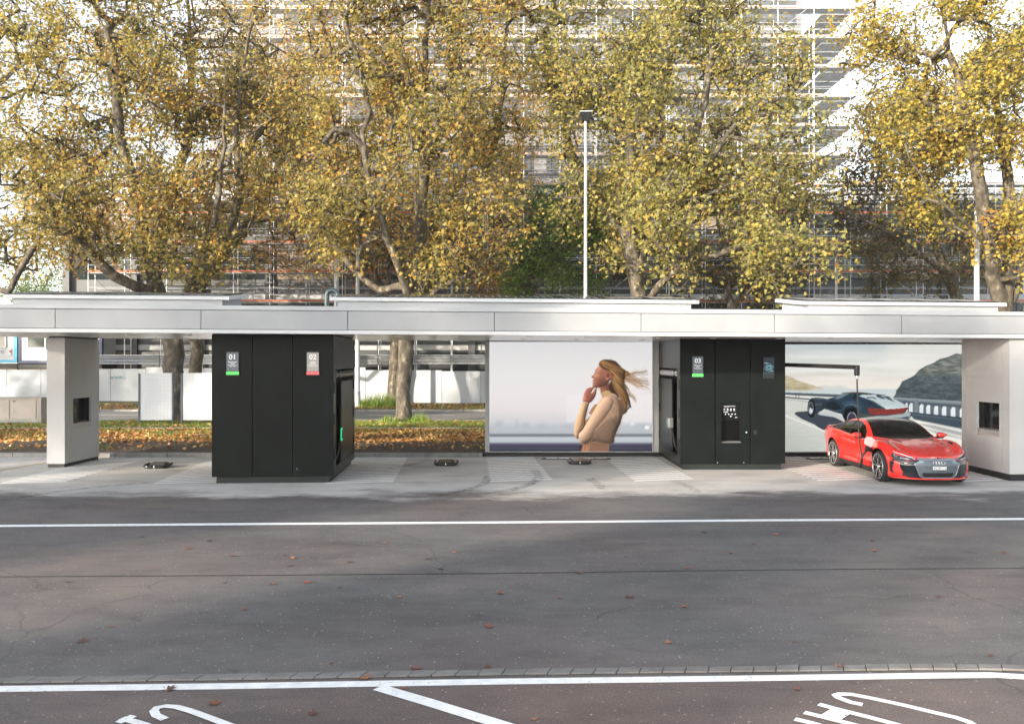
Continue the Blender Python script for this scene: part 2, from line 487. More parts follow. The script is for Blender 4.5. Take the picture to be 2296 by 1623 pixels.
# planted bed rising gently from the kerb, with a ragged surface
def bed():
    nx, ny = 220, 34
    vs, fs = [], []
    for j in range(ny + 1):
        for i in range(nx + 1):
            x = -30 + 60 * i / nx; y = 24.8 + 9.12 * j / ny
            t = j / ny
            z = .10 + .16 * math.sin(min(1, t * 2.6) * math.pi) + .05 * mnoise.noise((x * .9, y * 1.3, 0)) * min(1, t * 8) * min(1, (1 - t) * 8)
            if j in (0, ny): z = .10
            vs.append((x, y, z))
    for j in range(ny):
        for i in range(nx):
            a = j * (nx + 1) + i
            fs.append((a, a + 1, a + nx + 2, a + nx + 1))
    return MB().add(vs, fs, True)
def bed_z(x, y):
    t = (y - 24.8) / 9.12
    return .10 + .16 * math.sin(min(1, t * 2.6) * math.pi) + .05 * mnoise.noise((x * .9, y * 1.3, 0)) * min(1, t * 8) * min(1, (1 - t) * 8)
tag(bed().build("planting_bed", M_soil), kind='structure')
def kerb_run(name, x0, x1, y0, y1, z1, L0):
    b = MB(); x = x0
    while x < x1:
        b.box(x, min(x + L0 - .012, x1), y0, y1, -.05, z1 + random.uniform(-.004, .004)); x += L0
    return tag(b.build(name, M_kerb, bevel=.012), kind='structure')
kerb_run("kerb", -40, -.86, 24.6, 24.8, .125, 1.5)
kerb_run("far_kerb", -80, 80, 47.4, 47.55, .12, 2.0)
kerb_run("road_kerb", -80, 80, 38.05, 38.2, .115, 2.0)

# painted lines
def line_from_px(name, pts, w, z=.004, m=M_paint):
    b = MB(); v, f = strip([(*G(x, y)[:2], z) for x, y in pts], w)
    return tag(b.add(v, f).build(name, m), kind='structure')
line_from_px("lane_line", [(-300, 1180.5), (0, 1178.5), (600, 1174), (1148, 1170.5), (1700, 1166), (2296, 1163), (2600, 1161)], .19)
line_from_px("bay_edge_line", [(-300, 1549), (0, 1544), (500, 1538), (1148, 1527), (1700, 1520), (2100, 1514), (2230, 1513), (2296, 1517), (2500, 1545)], .135)
line_from_px("bay_line", [(848, 1541), (960, 1574), (1148, 1632), (1400, 1712)], .135, .0065)
M_seam = mat("seam_tar", (.022, .023, .024), .7, 0, .2, 5)
line_from_px("asphalt_seam", [(-300, 1295), (0, 1292.5), (250, 1291), (600, 1289), (1148, 1284.5), (1500, 1279.5), (1900, 1275.5), (2296, 1273), (2600, 1271)], .035, .004, M_seam)
M_yellow = mat("yellow_paint", (.42, .27, .06), .7, 0, .2, 5)
line_from_px("yellow_line", [(-60, 1062), (0, 1054), (104, 1037)], .10, .008, M_yellow)
def big_letters():
    b = MB()
    def st(pts, w, origin):
        pts = [(origin[0] + x * .6272 * .79722, (origin[1] + y * .6272) * .79722) for x, y in pts]
        v, f = strip([(*G(x, y)[:2], .004 + .0012 * len(b.f) ** .4) for x, y in pts], w); b.add(v, f)
    o = (1440 * .79722, 1800)
    st([(1572, 288), (1520, 278), (1462, 256), (1452, 246), (1470, 241), (1520, 242), (1600, 257), (1750, 289), (1900, 325), (1990, 346), (2050, 366), (2075, 382), (2060, 410), (1900, 425)], .072, o)
    st([(1375, 288), (1480, 316), (1600, 346), (1720, 378), (1800, 400)], .072, o)
    st([(1310, 325), (1420, 352), (1540, 382), (1600, 400)], .072, o)
    st([(1268, 355), (1340, 372), (1420, 395)], .072, o)
    st([(1478, 318), (1425, 350)], .15, o)
    o = (0, 1800)
    st([(740, 356), (700, 338), (690, 318), (705, 304), (740, 297), (790, 300), (850, 317), (930, 346), (1010, 376), (1100, 410)], .072, o)
    st([(545, 352), (620, 372), (680, 392)], .072, o)
    st([(600, 340), (530, 372)], .072, o)
    return b
tag(big_letters().build("road_lettering", M_paint), kind='structure')

M_seam2 = mat('joint_sand', (.040, .037, .034), .9, 0, .4, 9)
# row of setts along the bay edge line
def setts():
    b = MB()
    A = [(-250, 1531), (0, 1526.5), (500, 1519), (1148, 1507), (1700, 1500.5), (2050, 1496.5), (2180, 1496), (2296, 1499), (2420, 1510)]
    pts = [G(x, y) for x, y in A]
    # resample by length
    seg = [(pts[i+1] - pts[i]).length for i in range(len(pts)-1)]
    tot = sum(seg); n = int(tot / .205)
    def at(d):
        for i, s in enumerate(seg):
            if d <= s: return pts[i].lerp(pts[i+1], d / s)
            d -= s
        return pts[-1]
    for k in range(n):
        p, q = at(k*.205 + .004), at((k+1)*.205 - .004)
        d = (q - p).normalized(); nrm = Vector((-d.y, d.x, 0))
        w = .118 + random.uniform(-.005, .005); z = .018 + random.uniform(-.004, .004)
        lean = -.045
        a = [p - nrm*w/2 + d*lean, q - nrm*w/2 + d*lean, q + nrm*w/2, p + nrm*w/2]
        b.hexa([(v.x, v.y, -.05) for v in a], [(v.x, v.y, z + random.uniform(-.004, .004)) for v in a])
    return b
tag(setts().build("sett_kerb", M_sett, bevel=.004), kind='structure')
line_from_px("sett_joint", [(-250, 1531), (0, 1526.5), (500, 1519), (1148, 1507), (1700, 1500.5), (2050, 1496.5), (2180, 1496), (2296, 1499), (2420, 1510)], .135, .003, M_seam2)

# hatched no-parking patches between the bays
def hatch(quad, n, w=.18, step=None, z=.008):
    """quad in frame positions: near-left, near-right, far-right, far-left; stripes run left to right"""
    q = [G(x, y) for x, y in quad]
    b = MB()
    for k in range(n):
        t = (k + .5) / n
        a = q[0].lerp(q[3], t); c = q[1].lerp(q[2], t)
        sk = .30
        a = a + Vector((0, -sk/2, 0)); c = c + Vector((0, sk/2, 0))
        d = (c - a).normalized(); nr = Vector((-d.y, d.x, 0)) * w / 2
        e = Vector((.10, 0, 0))
        b.poly([(v.x, v.y, z) for v in (a - nr - e, c - nr - e*0, c + nr, a + nr)])
    return b
HB = MB()
for quad, n in [
    ([(4, 1083), (135, 1083), (335, 1027), (205, 1032)], 17),
    ([(352, 1083), (482, 1084), (500, 1030), (462, 1036)], 15),
    ([(735, 1083), (879, 1083), (914, 1024), (790, 1024)], 18),
    ([(1104, 1079), (1240, 1078), (1195, 1024), (1096, 1024)], 15),
    ([(1428, 1078), (1560, 1077), (1464, 1022), (1355, 1023)], 15),
    ([(1838, 1077), (1972, 1077), (1794, 1024), (1700, 1026)], 14),
    ([(2130, 1080), (2262, 1079), (2200, 1058), (2110, 1056)], 5),
]:
    h = hatch(quad, n)
    HB.add(h.v, h.f)
tag(HB.build("hatch_marking", M_paint), kind='structure')

# tyre marks on the pad
def tyremat():
    m = bpy.data.materials.new("tyre_mark"); m.use_nodes = True
    nt = m.node_tree; N, L = nt.nodes, nt.links
    bs = N["Principled BSDF"]; bs.inputs['Base Color'].default_value = (.05, .045, .04, 1); bs.inputs['Roughness'].default_value = .9
    tc = N.new("ShaderNodeTexCoord"); nz = N.new("ShaderNodeTexNoise"); nz.inputs['Scale'].default_value = 7; nz.inputs['Detail'].default_value = 8
    L.new(tc.outputs['Object'], nz.inputs[0])
    mr = N.new("ShaderNodeMapRange"); mr.inputs[1].default_value = .4; mr.inputs[2].default_value = .75; mr.inputs[4].default_value = .5
    L.new(nz.outputs[0], mr.inputs[0])
    tr = N.new("ShaderNodeBsdfTransparent"); ms = N.new("ShaderNodeMixShader")
    L.new(mr.outputs[0], ms.inputs[0]); L.new(tr.outputs[0], ms.inputs[1]); L.new(bs.outputs[0], ms.inputs[2])
    L.new(ms.outputs[0], N["Material Output"].inputs[0])
    return m
M_tyre = tyremat()
TB = MB()
for pts in [[(1060, 1110), (1150, 1098), (1195, 1082), (1208, 1068), (1196, 1052)], [(980, 1112), (1040, 1100), (1085, 1084), (1095, 1066)],
            [(1215, 1070), (1185, 1086), (1140, 1100)], [(1320, 1072), (1340, 1085), (1355, 1098)], [(1510, 1078), (1545, 1092), (1570, 1106)],
            [(870, 1050), (930, 1040), (960, 1030)], [(0, 1122), (160, 1098), (330, 1082)]]:
    q = [G(x, y) for x, y in pts]
    # smooth
    fine = []
    for i in range(len(q) - 1):
        p0, p1, p2, p3 = q[max(i-1, 0)], q[i], q[i+1], q[min(i+2, len(q)-1)]
        for s in range(6):
            t = s / 6
            fine.append(.5 * ((2*p1) + (p2-p0)*t + (2*p0-5*p1+4*p2-p3)*t*t + (3*p1-p0-3*p2+p3)*t**3))
    fine.append(q[-1])
    v, f = strip([(p.x, p.y, .010) for p in fine], .22); TB.add(v, f)
tag(TB.build("tyre_marks", M_tyre), kind='structure')

# back road lines
b = MB()
b.poly([(-80, 40.25, .004), (80, 40.25, .004), (80, 40.40, .004), (-80, 40.40, .004)])
x = -60
while x < 40:
    b.poly([(x, 44.2, .004), (x + 4.5, 44.2, .004), (x + 4.5, 44.35, .004), (x, 44.35, .004)]); x += 7.5
tag(b.build("back_road_line", M_paint), kind='structure')

# ------------------------------------------------------------------ the station canopy
CA = math.atan2(1.3, 22.9)
CO = Vector((-11.06, 18.3, 0))
cc, cs = math.cos(CA), math.sin(CA)
ROLL = -.0043
CM = Matrix.Translation(CO) @ Matrix.Rotation(CA, 4, 'Z') @ Matrix.Rotation(-ROLL, 4, 'Y')
def lx_at(px, ly=0.0):
    """canopy-length coordinate of frame column px on the line ly metres behind the front edge"""
    k = (px - 1148) / FPX
    ox, oy = CO.x - cs * ly, CO.y + cc * ly
    return (k * oy - ox) / (cc - k * cs)
X0, X1, DEP, ZS = -2.2, 26.5, 5.75, 3.415       # canopy extent, depth, soffit height
canopy = empty("canopy_roof", (CM @ Vector((0, 0, 0)))[:], "long white flat canopy with perforated fascia roofing the charging bays", "canopy", w=True)
b = MB(CM)
seams = [-207, 122, 449, 778, 1107, 1436, 1735, 2020, 2330]
sx_ = [lx_at(p) for p in seams]
edges = [X0] + [v for v in sx_ if X0 < v < X1] + [X1]
for i in range(len(edges) - 1):
    f = MB(CM); f.box(edges[i] + .007, edges[i+1] - .007, 0, .04, ZS + .095, ZS + .505)
    f.build("fascia_panel", M_perf, canopy, bevel=.004)
MB(CM).box(X0, X1, .03, .06, ZS + .085, ZS + .52).build("fascia_backing", M_black, canopy)
MB(CM).box(X0, X1, -.03, .10, ZS, ZS + .083).build("bottom_trim", M_white, canopy, bevel=.006)
MB(CM).box(X0, X1, -.015, .22, ZS + .515, ZS + .612).build("coping", M_coping, canopy, bevel=.006)
MB(CM).box(X0, X1, .22, DEP, ZS + .16, ZS + .585).build("roof_deck", M_coping, canopy)
# soffit panels with thin dark joints
for i in range(len(edges) - 1):
    for j in range(3):
        y0, y1 = .10 + (DEP - .10) * j / 3, .10 + (DEP - .10) * (j + 1) / 3
        MB(CM).box(edges[i] + .008, edges[i+1] - .008, y0 + .008, y1 - .008, ZS + .02, ZS + .05).build("soffit_panel", M_soffit, canopy)
MB(CM).box(X0, X1, .10, DEP, ZS + .055, ZS + .15).build("soffit_backing", M_black, canopy)
M_spot = mat("spot_lens", (.75, .74, .70), .2, 0, .02, 2)
for i in range(len(edges) - 1):
    for fx in (.28, .72):
        x = edges[i] + (edges[i+1] - edges[i]) * fx
        for y in (1.9, 3.9):
            lt = MB(CM); lt.lathe([(-.006, 0), (-.006, .07), (.0, .085), (.03, .085)], (x, y, ZS + .012), 'z', 16)
            lt.build("downlight", M_spot, canopy)
# raised solar boxes
def solar(pa, pb, label):
    xa, xb = lx_at(pa, .30), lx_at(pb, .30)
    z0, zf, zk = ZS + .60, ZS + .835, ZS + 1.02
    yf, yk = .30, 2.05
    base = CM @ Vector(((xa + xb)/2, 1.2, z0))
    r = empty("solar_array", base[:], label, "solar array", "solar boxes on the canopy roof", w=True)
    i = .17
    MB(CM).hexa([(xa+i, yf+.07, z0), (xb-i, yf+.07, z0), (xb-i, yk-.05, z0), (xa+i, yk-.05, z0)],
                [(xa+i, yf+.07, zf-.08), (xb-i, yf+.07, zf-.08), (xb-i, yk-.05, zk-.095), (xa+i, yk-.05, zk-.095)]).build("upstand", M_coping, r)
    MB(CM).hexa([(xa, yf, zf-.08), (xb, yf, zf-.08), (xb, yk, zk-.085), (xa, yk, zk-.085)],
                [(xa, yf, zf), (xb, yf, zf), (xb, yk, zk), (xa, yk, zk)]).build("frame", M_white, r, bevel=.006)
    n = max(2, round((xb - xa) / 1.05)); m = .10
    sl = (zk - zf) / (yk - yf)
    for k in range(n):
        a = xa + m + (xb - xa - 2*m) * k / n + .025; c = xa + m + (xb - xa - 2*m) * (k+1) / n - .025
        ya, yb = yf + .10, yk - .12
        pn = MB(CM).hexa([(a, ya, zf + .10*sl + .004), (c, ya, zf + .10*sl + .004), (c, yb, zk - .12*sl + .004), (a, yb, zk - .12*sl + .004)],
                    [(a, ya, zf + .10*sl + .03), (c, ya, zf + .10*sl + .03), (c, yb, zk - .12*sl + .03), (a, yb, zk - .12*sl + .03)]).build("panel", M_panel, r)
        g = MB(CM)
        for q in range(1, 6):
            x = a + (c - a) * q / 6
            g.hexa([(x-.006, ya, zf + .10*sl + .028), (x+.006, ya, zf + .10*sl + .028), (x+.006, yb, zk - .12*sl + .028), (x-.006, yb, zk - .12*sl + .028)],
                   [(x-.006, ya, zf + .10*sl + .034), (x+.006, ya, zf + .10*sl + .034), (x+.006, yb, zk - .12*sl + .034), (x-.006, yb, zk - .12*sl + .034)])
        g.build("cell_line", M_galv, pn)
solar(4, 512, "white solar panel box on the roof above the black kiosk with displays 01 and 02")
solar(737, 1566, "longest white solar panel box on the roof, beside the bent vent pipe")
solar(1798, 2256, "white solar panel box on the roof above the red car")
# dark cable tray along the roof, seen in the gaps between the solar boxes
for pa, pb in ((548, 722), (1572, 1745), (2262, 2330)):
    xa, xb = lx_at(pa, 2.6), lx_at(pb, 2.6)
    b = MB(CM); b.box(xa, xb, 2.5, 2.6, ZS + .75, ZS + .80)
    for k in range(4):
        x = xa + .1 + (xb - xa - .2) * k / 3
        b.box(x, x + .04, 2.52, 2.58, ZS + .585, ZS + .75)
    b.build("roof_rail", M_black, canopy)
xv = lx_at(731, 2.2)
vp = MB(CM)
pts = [(xv, 2.2, ZS + .58), (xv, 2.2, ZS + 1.02)] + [(xv + .13 - .13*math.cos(a), 2.2, ZS + 1.02 + .13*math.sin(a)) for a in [math.pi*k/8 for k in range(1, 9)]] + [(xv + .26, 2.2, ZS + .92)]
vp.tube(pts, .062, 14)
vent = vp.build("vent_pipe", mat("dark_steel_pipe", (.10, .125, .13), .3, .7, .1, 4), canopy)

# ------------------------------------------------------------------ pillars
def pillar(name, label, x_in, y0, y1, width, side, plinth):
    """side +1: the window face looks to +x; -1: to -x"""
    r = empty(name, (x_in, y0, 0), label, "pillar", w=True)
    xa, xb = (x_in - width, x_in) if side > 0 else (x_in, x_in + width)
    zt = 3.40
    MB().box(xa + .02, xb - .02, y0 + .02, y1 - .02, 0, plinth).build("plinth", M_black, r)
    # window hole in the inner face: face built from strips round the opening
    ya, yb, za, zb = y0 + .42, y0 + 1.40, .985, 1.79
    xo = x_in; xi = x_in - side * .06
    zi0 = plinth
    def fbox(b, yA, yB, zA, zB):
        b.box(min(xo, xi), max(xo, xi), yA, yB, zA, zB)
    b = MB(); fbox(b, y0 + .30, ya, zi0, zt); fbox(b, yb, y1 - .18, zi0, zt); fbox(b, ya, yb, zi0, za); fbox(b, ya, yb, zb, zt)
    b.build("inner_panel", M_pillar, r)
    b = MB(); fbox(b, y0, y0 + .29, zi0, zt); b.build("corner_panel", M_pillar, r)
    b = MB(); fbox(b, y1 - .17, y1, zi0, zt); b.build("corner_panel", M_pillar, r)
    b = MB(); b.box(xa, xb - .0 if side < 0 else xb - .061, y0, y0 + .05, zi0, zt) if side > 0 else b.box(xa + .061, xb, y0, y0 + .05, zi0, zt)
    b.build("front_panel", M_pillar, r)
    b = MB()
    if side > 0: b.box(xa + .001, xa + .05, y0 + .052, y1, zi0, zt); b.box(xa + .051, xi - .002, y1 - .05, y1 - .001, zi0, zt)
    else: b.box(xb - .05, xb - .001, y0 + .052, y1, zi0, zt); b.box(xi + .002, xb - .051, y1 - .05, y1 - .001, zi0, zt)
    b.build("back_panel", M_pillar, r)
    w = MB()
    xr = x_in - side * .20
    w.box(min(xr, xr - side*.03), max(xr, xr - side*.03), ya - .05, yb + .05, za - .05, zb + .05)
    scr = w.build("screen", M_gloss, r)
    bz = MB()
    bz.box(min(xi, xr), max(xi, xr), ya - .03, ya - .002, za - .03, zb + .03); bz.box(min(xi, xr), max(xi, xr), yb + .002, yb + .03, za - .03, zb + .03)
    bz.box(min(xi, xr), max(xi, xr), ya - .03, yb + .03, zb + .002, zb + .03)
    bz.build("bezel", M_black, scr)
    sh = MB(); sh.hexa(*(([(xr, ya, za - .02), (xo - .004, ya, za - .02), (xo - .004, yb, za - .02), (xr, yb, za - .02)], [(xr, ya, za + .16), (xo - .004, ya, za + .14), (xo - .004, yb, za + .14), (xr, yb, za + .16)]) if side > 0 else
                      ([(xo + .004, ya, za - .02), (xr, ya, za - .02), (xr, yb, za - .02), (xo + .004, yb, za - .02)], [(xo + .004, ya, za + .14), (xr, ya, za + .16), (xr, yb, za + .16), (xo + .004, yb, za + .14)])))
    shelf = sh.build("shelf", M_shelf, scr)
    bt = MB()
    for k in range(5):
        y = ya + .16 + k * .165
        bt.lathe([(0, .016), (side * .008, .014), (side * .008, 0)], (xo - side * .003, y, za + .07), 'x', 14)
    bt.build("push_button", M_galv, scr)
    MB().box(xa + .03, xb - .03, y0 + .05, y1, zt + .002, zt + .1).build("top_cap", M_black, r)
    return r
pillar("canopy_pillar", "pale sunlit canopy pillar at the left bay, its window reflecting the street", -11.74, 22.24, 24.1, .47, 1, .10)
pillar("canopy_pillar", "wide pale grey canopy pillar beside the red car, dark window in its inner face", 11.58, 19.72, 21.82, 1.6, -1, .16)

# ------------------------------------------------------------------ charging kiosks
def display(parent, Mx, w, h, no, lines, small, face, strip_m):
    """sign with number; Mx: centre of the sign on the wall, z out of the wall"""
    b = MB(Mx); b.box(-w/2 - .012, w/2 + .012, -h/2 - .03, h/2 + .025, .002, .03)
    d = b.build("display", M_black, parent, bevel=.004)
    MB(Mx).box(-w/2, w/2, -h/2 + .07, h/2, .03, .036).build("screen", face, d)
    if strip_m: MB(Mx).box(-w/2 - .008, w/2 + .008, -h/2 - .005, -h/2 + .062, .03, .040).build("status_strip", strip_m, d)
    if no:
        T = Mx @ Matrix.Translation((0, 0, .038))
        text_mesh("number", no, .165, T @ Matrix.Translation((0, h/2 - .105, 0)), M_letter, d)
        for i, t in enumerate(lines):
            text_mesh("wording", t, .042, T @ Matrix.Translation((0, .035 - .034*i, 0)), M_letter, d)
        for i, t in enumerate(small):
            text_mesh("wording", t, .021, T @ Matrix.Translation((0, -.04 - .024*i, 0)), M_letter, d)
    return d

def charge_niche(parent, Mx, flip, depth, handle_m, ring):
    """the charging niche in a kiosk side. Mx: x along the side (front to back), y up, z outwards; the side is depth long"""
    # upper panel, frame, recess, door
    zt = 3.37
    a, e = .34, depth - .28                    # opening from a to e along the side
    top, bot = 2.60, .34
    rec = a + (e - a) * .30                    # narrow recess first, then the door leaf
    b = MB(Mx); b.box(0, a, .14, zt, -.05, 0); b.box(e, depth, .14, zt, -.05, 0); b.box(a, e, top, zt, -.05, 0); b.box(a, e, .14, bot, -.05, 0)
    wall = b.build("side_panel", M_kioskside, parent)
    MB(Mx).box(a - .01, e + .01, bot - .01, top + .01, -.36, -.30).build("recess", M_black, parent)
    b = MB(Mx); b.box(a - .02, a, bot, top, -.30, -.05); b.box(e, e + .02, bot, top, -.30, -.05); b.box(a, e, top, top + .02, -.30, -.05); b.box(a, e, bot - .02, bot, -.30, -.05)
    b.build("recess_lining", M_black, parent)
    dr = MB(Mx).box(rec, e - .01, bot + .005, top - .30, -.045, -.008).build("door", M_kioskside, parent, bevel=.006)
    for zz in (bot + .18, (bot + top)/2 - .15, top - .55):
        hb = MB(Mx); hb.box(e + .02, e + .06, zz, zz + .26, .0, .02); hb.build("hinge", M_black, parent)
        hb = MB(Mx); hb.box(.06, .10, zz, zz + .26, .0, .02); hb.build("hinge", M_black, parent)
    rl = MB(Mx); rl.tube([(a + .06, top - .13, -.07), (e - .05, top - .13, -.07)], .085, 18)
    reel = rl.build("cable_reel", handle_m, parent)
    for q in ((a + .03, a + .07, top - .30, top - .02, -.16, -.02), (e - .07, e - .03, top - .24, top - .02, -.16, -.02), (a + .36, a + .39, top - .22, top - .04, -.17, .022)):
        MB(Mx).box(*q).build("bracket", M_black, reel)
    # hanging cable and plug
    xr = (a + rec) / 2
    zp = 1.02
    cb = MB(Mx)
    pts = [(xr, top - .2, -.14), (xr - .03, 1.9, -.13), (xr + .02, 1.3, -.12), (xr - .04, .8, -.12), (xr, .5, -.11), (xr + .12, .42, -.10), (xr + .22, .55, -.06), (xr + .25, .8, -.02), (xr + .26, zp, .03)]
    cb.tube(smooth_pts(pts, 5), .022, 10)
    cb.build("charging_cable", M_rubber, parent)
    pl = MB(Mx)
    xp = xr + .26
    if ring:
        pl.box(xp - .07, xp + .07, zp - .11, zp + .11, -.006, .05)
        plug = pl.build("plug_holder", M_black, parent, bevel=.02)
        rg = MB(Mx); pts = []
        for k in range(33):
            t = 2*math.pi*k/32
            cx, sy = math.cos(t), math.sin(t)
            pts.append((xp + .10*math.copysign(abs(cx)**.45, cx), zp + .145*math.copysign(abs(sy)**.45, sy), .03))
        rg.tube(pts, .014, 8)
        rg.build("light_ring", M_greenled, plug)
    else:
        pl.box(xp - .13, xp + .19, zp - .02, zp + .26, -.006, .13)
        plug = pl.build("plug_holder", M_grey, parent, bevel=.025)
        MB(Mx).box(xp - .09, xp + .16, zp + .10, zp + .125, .131, .137).build("light_bar", M_greenled, plug)
    return wall

def smooth_pts(q, n):
    q = [Vector(p) for p in q]; out = []
    for i in range(len(q) - 1):
        p0, p1, p2, p3 = q[max(i-1, 0)], q[i], q[i+1], q[min(i+2, len(q)-1)]
        for s in range(n):
            t = s / n
            out.append(.5 * ((2*p1) + (p2-p0)*t + (2*p0-5*p1+4*p2-p3)*t*t + (3*p1-p0-3*p2+p3)*t**3))
    out.append(q[-1])
    return out

def kiosk_body(r, W, D, Mk, zt, open_side, plinth=.16):
    """front at y = 0, x from 0 to W; three front panels. open_side: 'right' or 'left' carries the charging niche"""
    MB(Mk).box(.09, W - .09, .06, D - .06, 0, plinth).build("plinth", M_plinth, r)
    for k in range(3):
        a, c = W*k/3 + (.0 if k == 0 else .012), W*(k+1)/3 - (.0 if k == 2 else .012)
        if (open_side == 'left' and k == 1):        # the middle panel carries the pay terminal opening
            b = MB(Mk); ha, hb, za, zb = a + .15, a + .655, .70, 1.74
            b.box(a, ha, 0, .05, plinth, zt); b.box(hb, c, 0, .05, plinth, zt); b.box(ha, hb, 0, .05, plinth, za); b.box(ha, hb, 0, .05, zb, zt)
            b.build("front_panel", M_kiosk, r)
        else:
            MB(Mk).box(a, c, 0, .05, plinth, zt).build("front_panel", M_kiosk, r, bevel=.006)
    MB(Mk).box(.02, W - .02, .055, .075, plinth, zt - .01).build("panel_backing", M_black, r) if open_side == 'right' else None
    b = MB(Mk)
    if open_side == 'right': b.box(0, .05, .052, D, plinth, zt)
    else: b.box(W - .05, W, .052, D, plinth, zt)
    b.build("side_panel", M_kiosk, r)
    MB(Mk).box(.052, W - .052, D - .05, D - .002, plinth, zt).build("back_panel", M_kioskside, r)
    MB(Mk).box(.02, W - .02, .02, D - .02, zt + .002, zt + .12).build("top_cap", M_black, r)
    MB(Mk).box(.4, W - .4, .6, D - .4, plinth, zt - .02).build("inner_core", M_black, r)
    b = MB(Mk); b.box(.05, W - .05, .08, D - .06, plinth - .002, plinth + .03); b.build("floor_plate", M_plinth, r)

# kiosk with displays 01 and 02
k1 = Matrix.Translation((-6.83, 19.27, 0)) @ Matrix.Rotation(R(3.2), 4, 'Z')
W1, D1 = 2.74, 3.75
kio = empty("charging_kiosk", (-6.83, 19.27, 0), "large black perforated charging kiosk with displays 01 and 02", "charging kiosk", w=True)
kiosk_body(kio, W1, D1, k1, 3.395, 'right')
# displays in frame columns
for no, lines, small, px, face, st in (("01", ["Bereit zum", "Laden"], ["Nächste Reservierung um", "10:00 bis 11:00"], 522.5, M_signgrey, M_green), ("02", ["Laden", "beendet"], ["Nächste Reservierung um", "10:00 bis 11:00"], 702, M_signwarm, M_redlight)):
    k = (px - 1148) / FPX
    c3, s3 = math.cos(R(3.2)), math.sin(R(3.2))
    lx = (k * 19.27 + 6.83) / (c3 - k * s3)
    display(kio, k1 @ frame_of((lx, -.002, 2.735), (1, 0, 0)), .265, .50, no, lines, small, face, st)
charge_niche(kio, k1 @ Matrix(((0, 0, 1, W1), (1, 0, 0, .052), (0, 1, 0, 0), (0, 0, 0, 1))), False, D1 - .052, M_grey, True)
lk = MB(k1 @ frame_of((W1*2/3 + .09, -.001, .33), (1, 0, 0))); lk.lathe([(0, .014), (.008, .012), (.008, 0)], (0, 0, 0), 'z', 12); lk.build("lock", M_galv, kio)

# kiosk with display 03 and pay terminal
X2, Y2 = 4.315, 21.75
k2 = Matrix.Translation((X2, Y2, 0))
W2, D2 = 2.70, 3.30
kio2 = empty("charging_kiosk", (X2, Y2, 0), "black charging kiosk with display 03 and a recessed pay terminal", "charging kiosk", w=True)
kiosk_body(kio2, W2, D2, k2, 3.36, 'left')
wx = lambda px: (px - 1148) * Y2 / FPX - X2
wz = lambda py: CAM_H + (811 - py) * Y2 / FPX
display(kio2, k2 @ frame_of((wx(1564), -.002, wz(821.5)), (1, 0, 0)), .265, .50, "03", ["Bereit zum", "Laden"], ["Nächste Reservierung um", "10:00 bis 11:00"], M_signgrey, M_green)
dsp = display(kio2, k2 @ frame_of((wx(1723), -.002, wz(824)), (1, 0, 0)), .265, .50, None, [], [], M_signnavy, None)
T = k2 @ frame_of((wx(1723), -.002, wz(824)), (1, 0, 0))
g = MB(T)
for k in range(7):
    a0 = R(12 + 11*k); rr = .125 * .82**k
    pts = [(rr*math.cos(a0 + math.pi/2*q), .005 + rr*math.sin(a0 + math.pi/2*q), .038) for q in range(5)]
    g.tube(pts, .0022, 5)
g.build("twisted_square_graphic", M_cyan, dsp)
text_mesh("wording", "charging hub", .020, T @ Matrix.Translation((-.07, .125, .037)), M_letter, dsp)
text_mesh("wording", "Audi", .026, T @ Matrix.Translation((.085, -.085, .037)), M_letter, dsp)
# terminal recess
wa, wb, za, zb = W2/3 + .012 + .15, W2/3 + .012 + .655, .70, 1.74
tb = MB(k2); tb.box(wa - .02, wb + .02, .17, .20, za - .02, zb + .02); term = tb.build("pay_terminal", M_black, kio2)
tb = MB(k2); tb.box(wa - .02, wa, .05, .17, za, zb); tb.box(wb, wb + .02, .05, .17, za, zb); tb.box(wa, wb, .05, .17, zb, zb + .02); tb.build("recess_lining", M_black, term)
MB(k2).hexa([(wa, .012, za - .004), (wb, .012, za - .004), (wb, .168, za - .004), (wa, .168, za - .004)], [(wa, .012, za + .012), (wb, .012, za + .012), (wb, .168, za + .035), (wa, .168, za + .035)]).build("ledge", M_grey, term)
MB(k2).box(wa + .03, wb - .03, .125, .169, za + .57, zb - .05).build("screen", M_gloss, term)
MB(k2).box(wa + .004, wb - .004, .150, .169, za + .04, za + .565).build("lower_panel", mat("panel_deep_black", (.003, .003, .003), .35, 0, .1, 3, spec=.1), term)
T = k2 @ frame_of(((wa + wb)/2, .122, za + .80), (1, 0, 0))
text_mesh("wording", "Audi charging hub Zürich", .030, T @ Matrix.Translation((-.02, .13, 0)), M_letter, term)
text_mesh("wording", "Willkommen", .018, T @ Matrix.Translation((-.10, .10, 0)), M_letter, term)
ic = MB(T)
for k in range(4):
    x = -.15 + k * .085
    ic.box(x - .016, x + .016, .045, .068, 0, .002); ic.box(x - .028, x + .028, .022, .028, 0, .002); ic.box(x - .02, x + .02, .010, .015, 0, .002)
    ic.lathe([(0, 0), (.002, 0.0), (.002, .015), (0, .015)], (x + .03, -.075, 0), 'z', 14)
ic.box(-.17, -.06, -.03, -.018, 0, .002); ic.box(.0, .03, -.14, -.115, 0, .002); ic.box(.12, .18, -.165, -.155, 0, .002)
ic.build("screen_icon", M_letter, term)
for px, py in ((948, 1363), (708, 1363)):
    qx = (1800 + px * .30804) * .79722; qz = wz((880 + py * .30804) * .79722)
    l2 = MB(k2 @ frame_of((wx(qx), -.001, qz), (1, 0, 0))); l2.lathe([(0, .014), (.008, .012), (.008, 0)], (0, 0, 0), 'z', 12); l2.build("lock", M_galv, kio2)
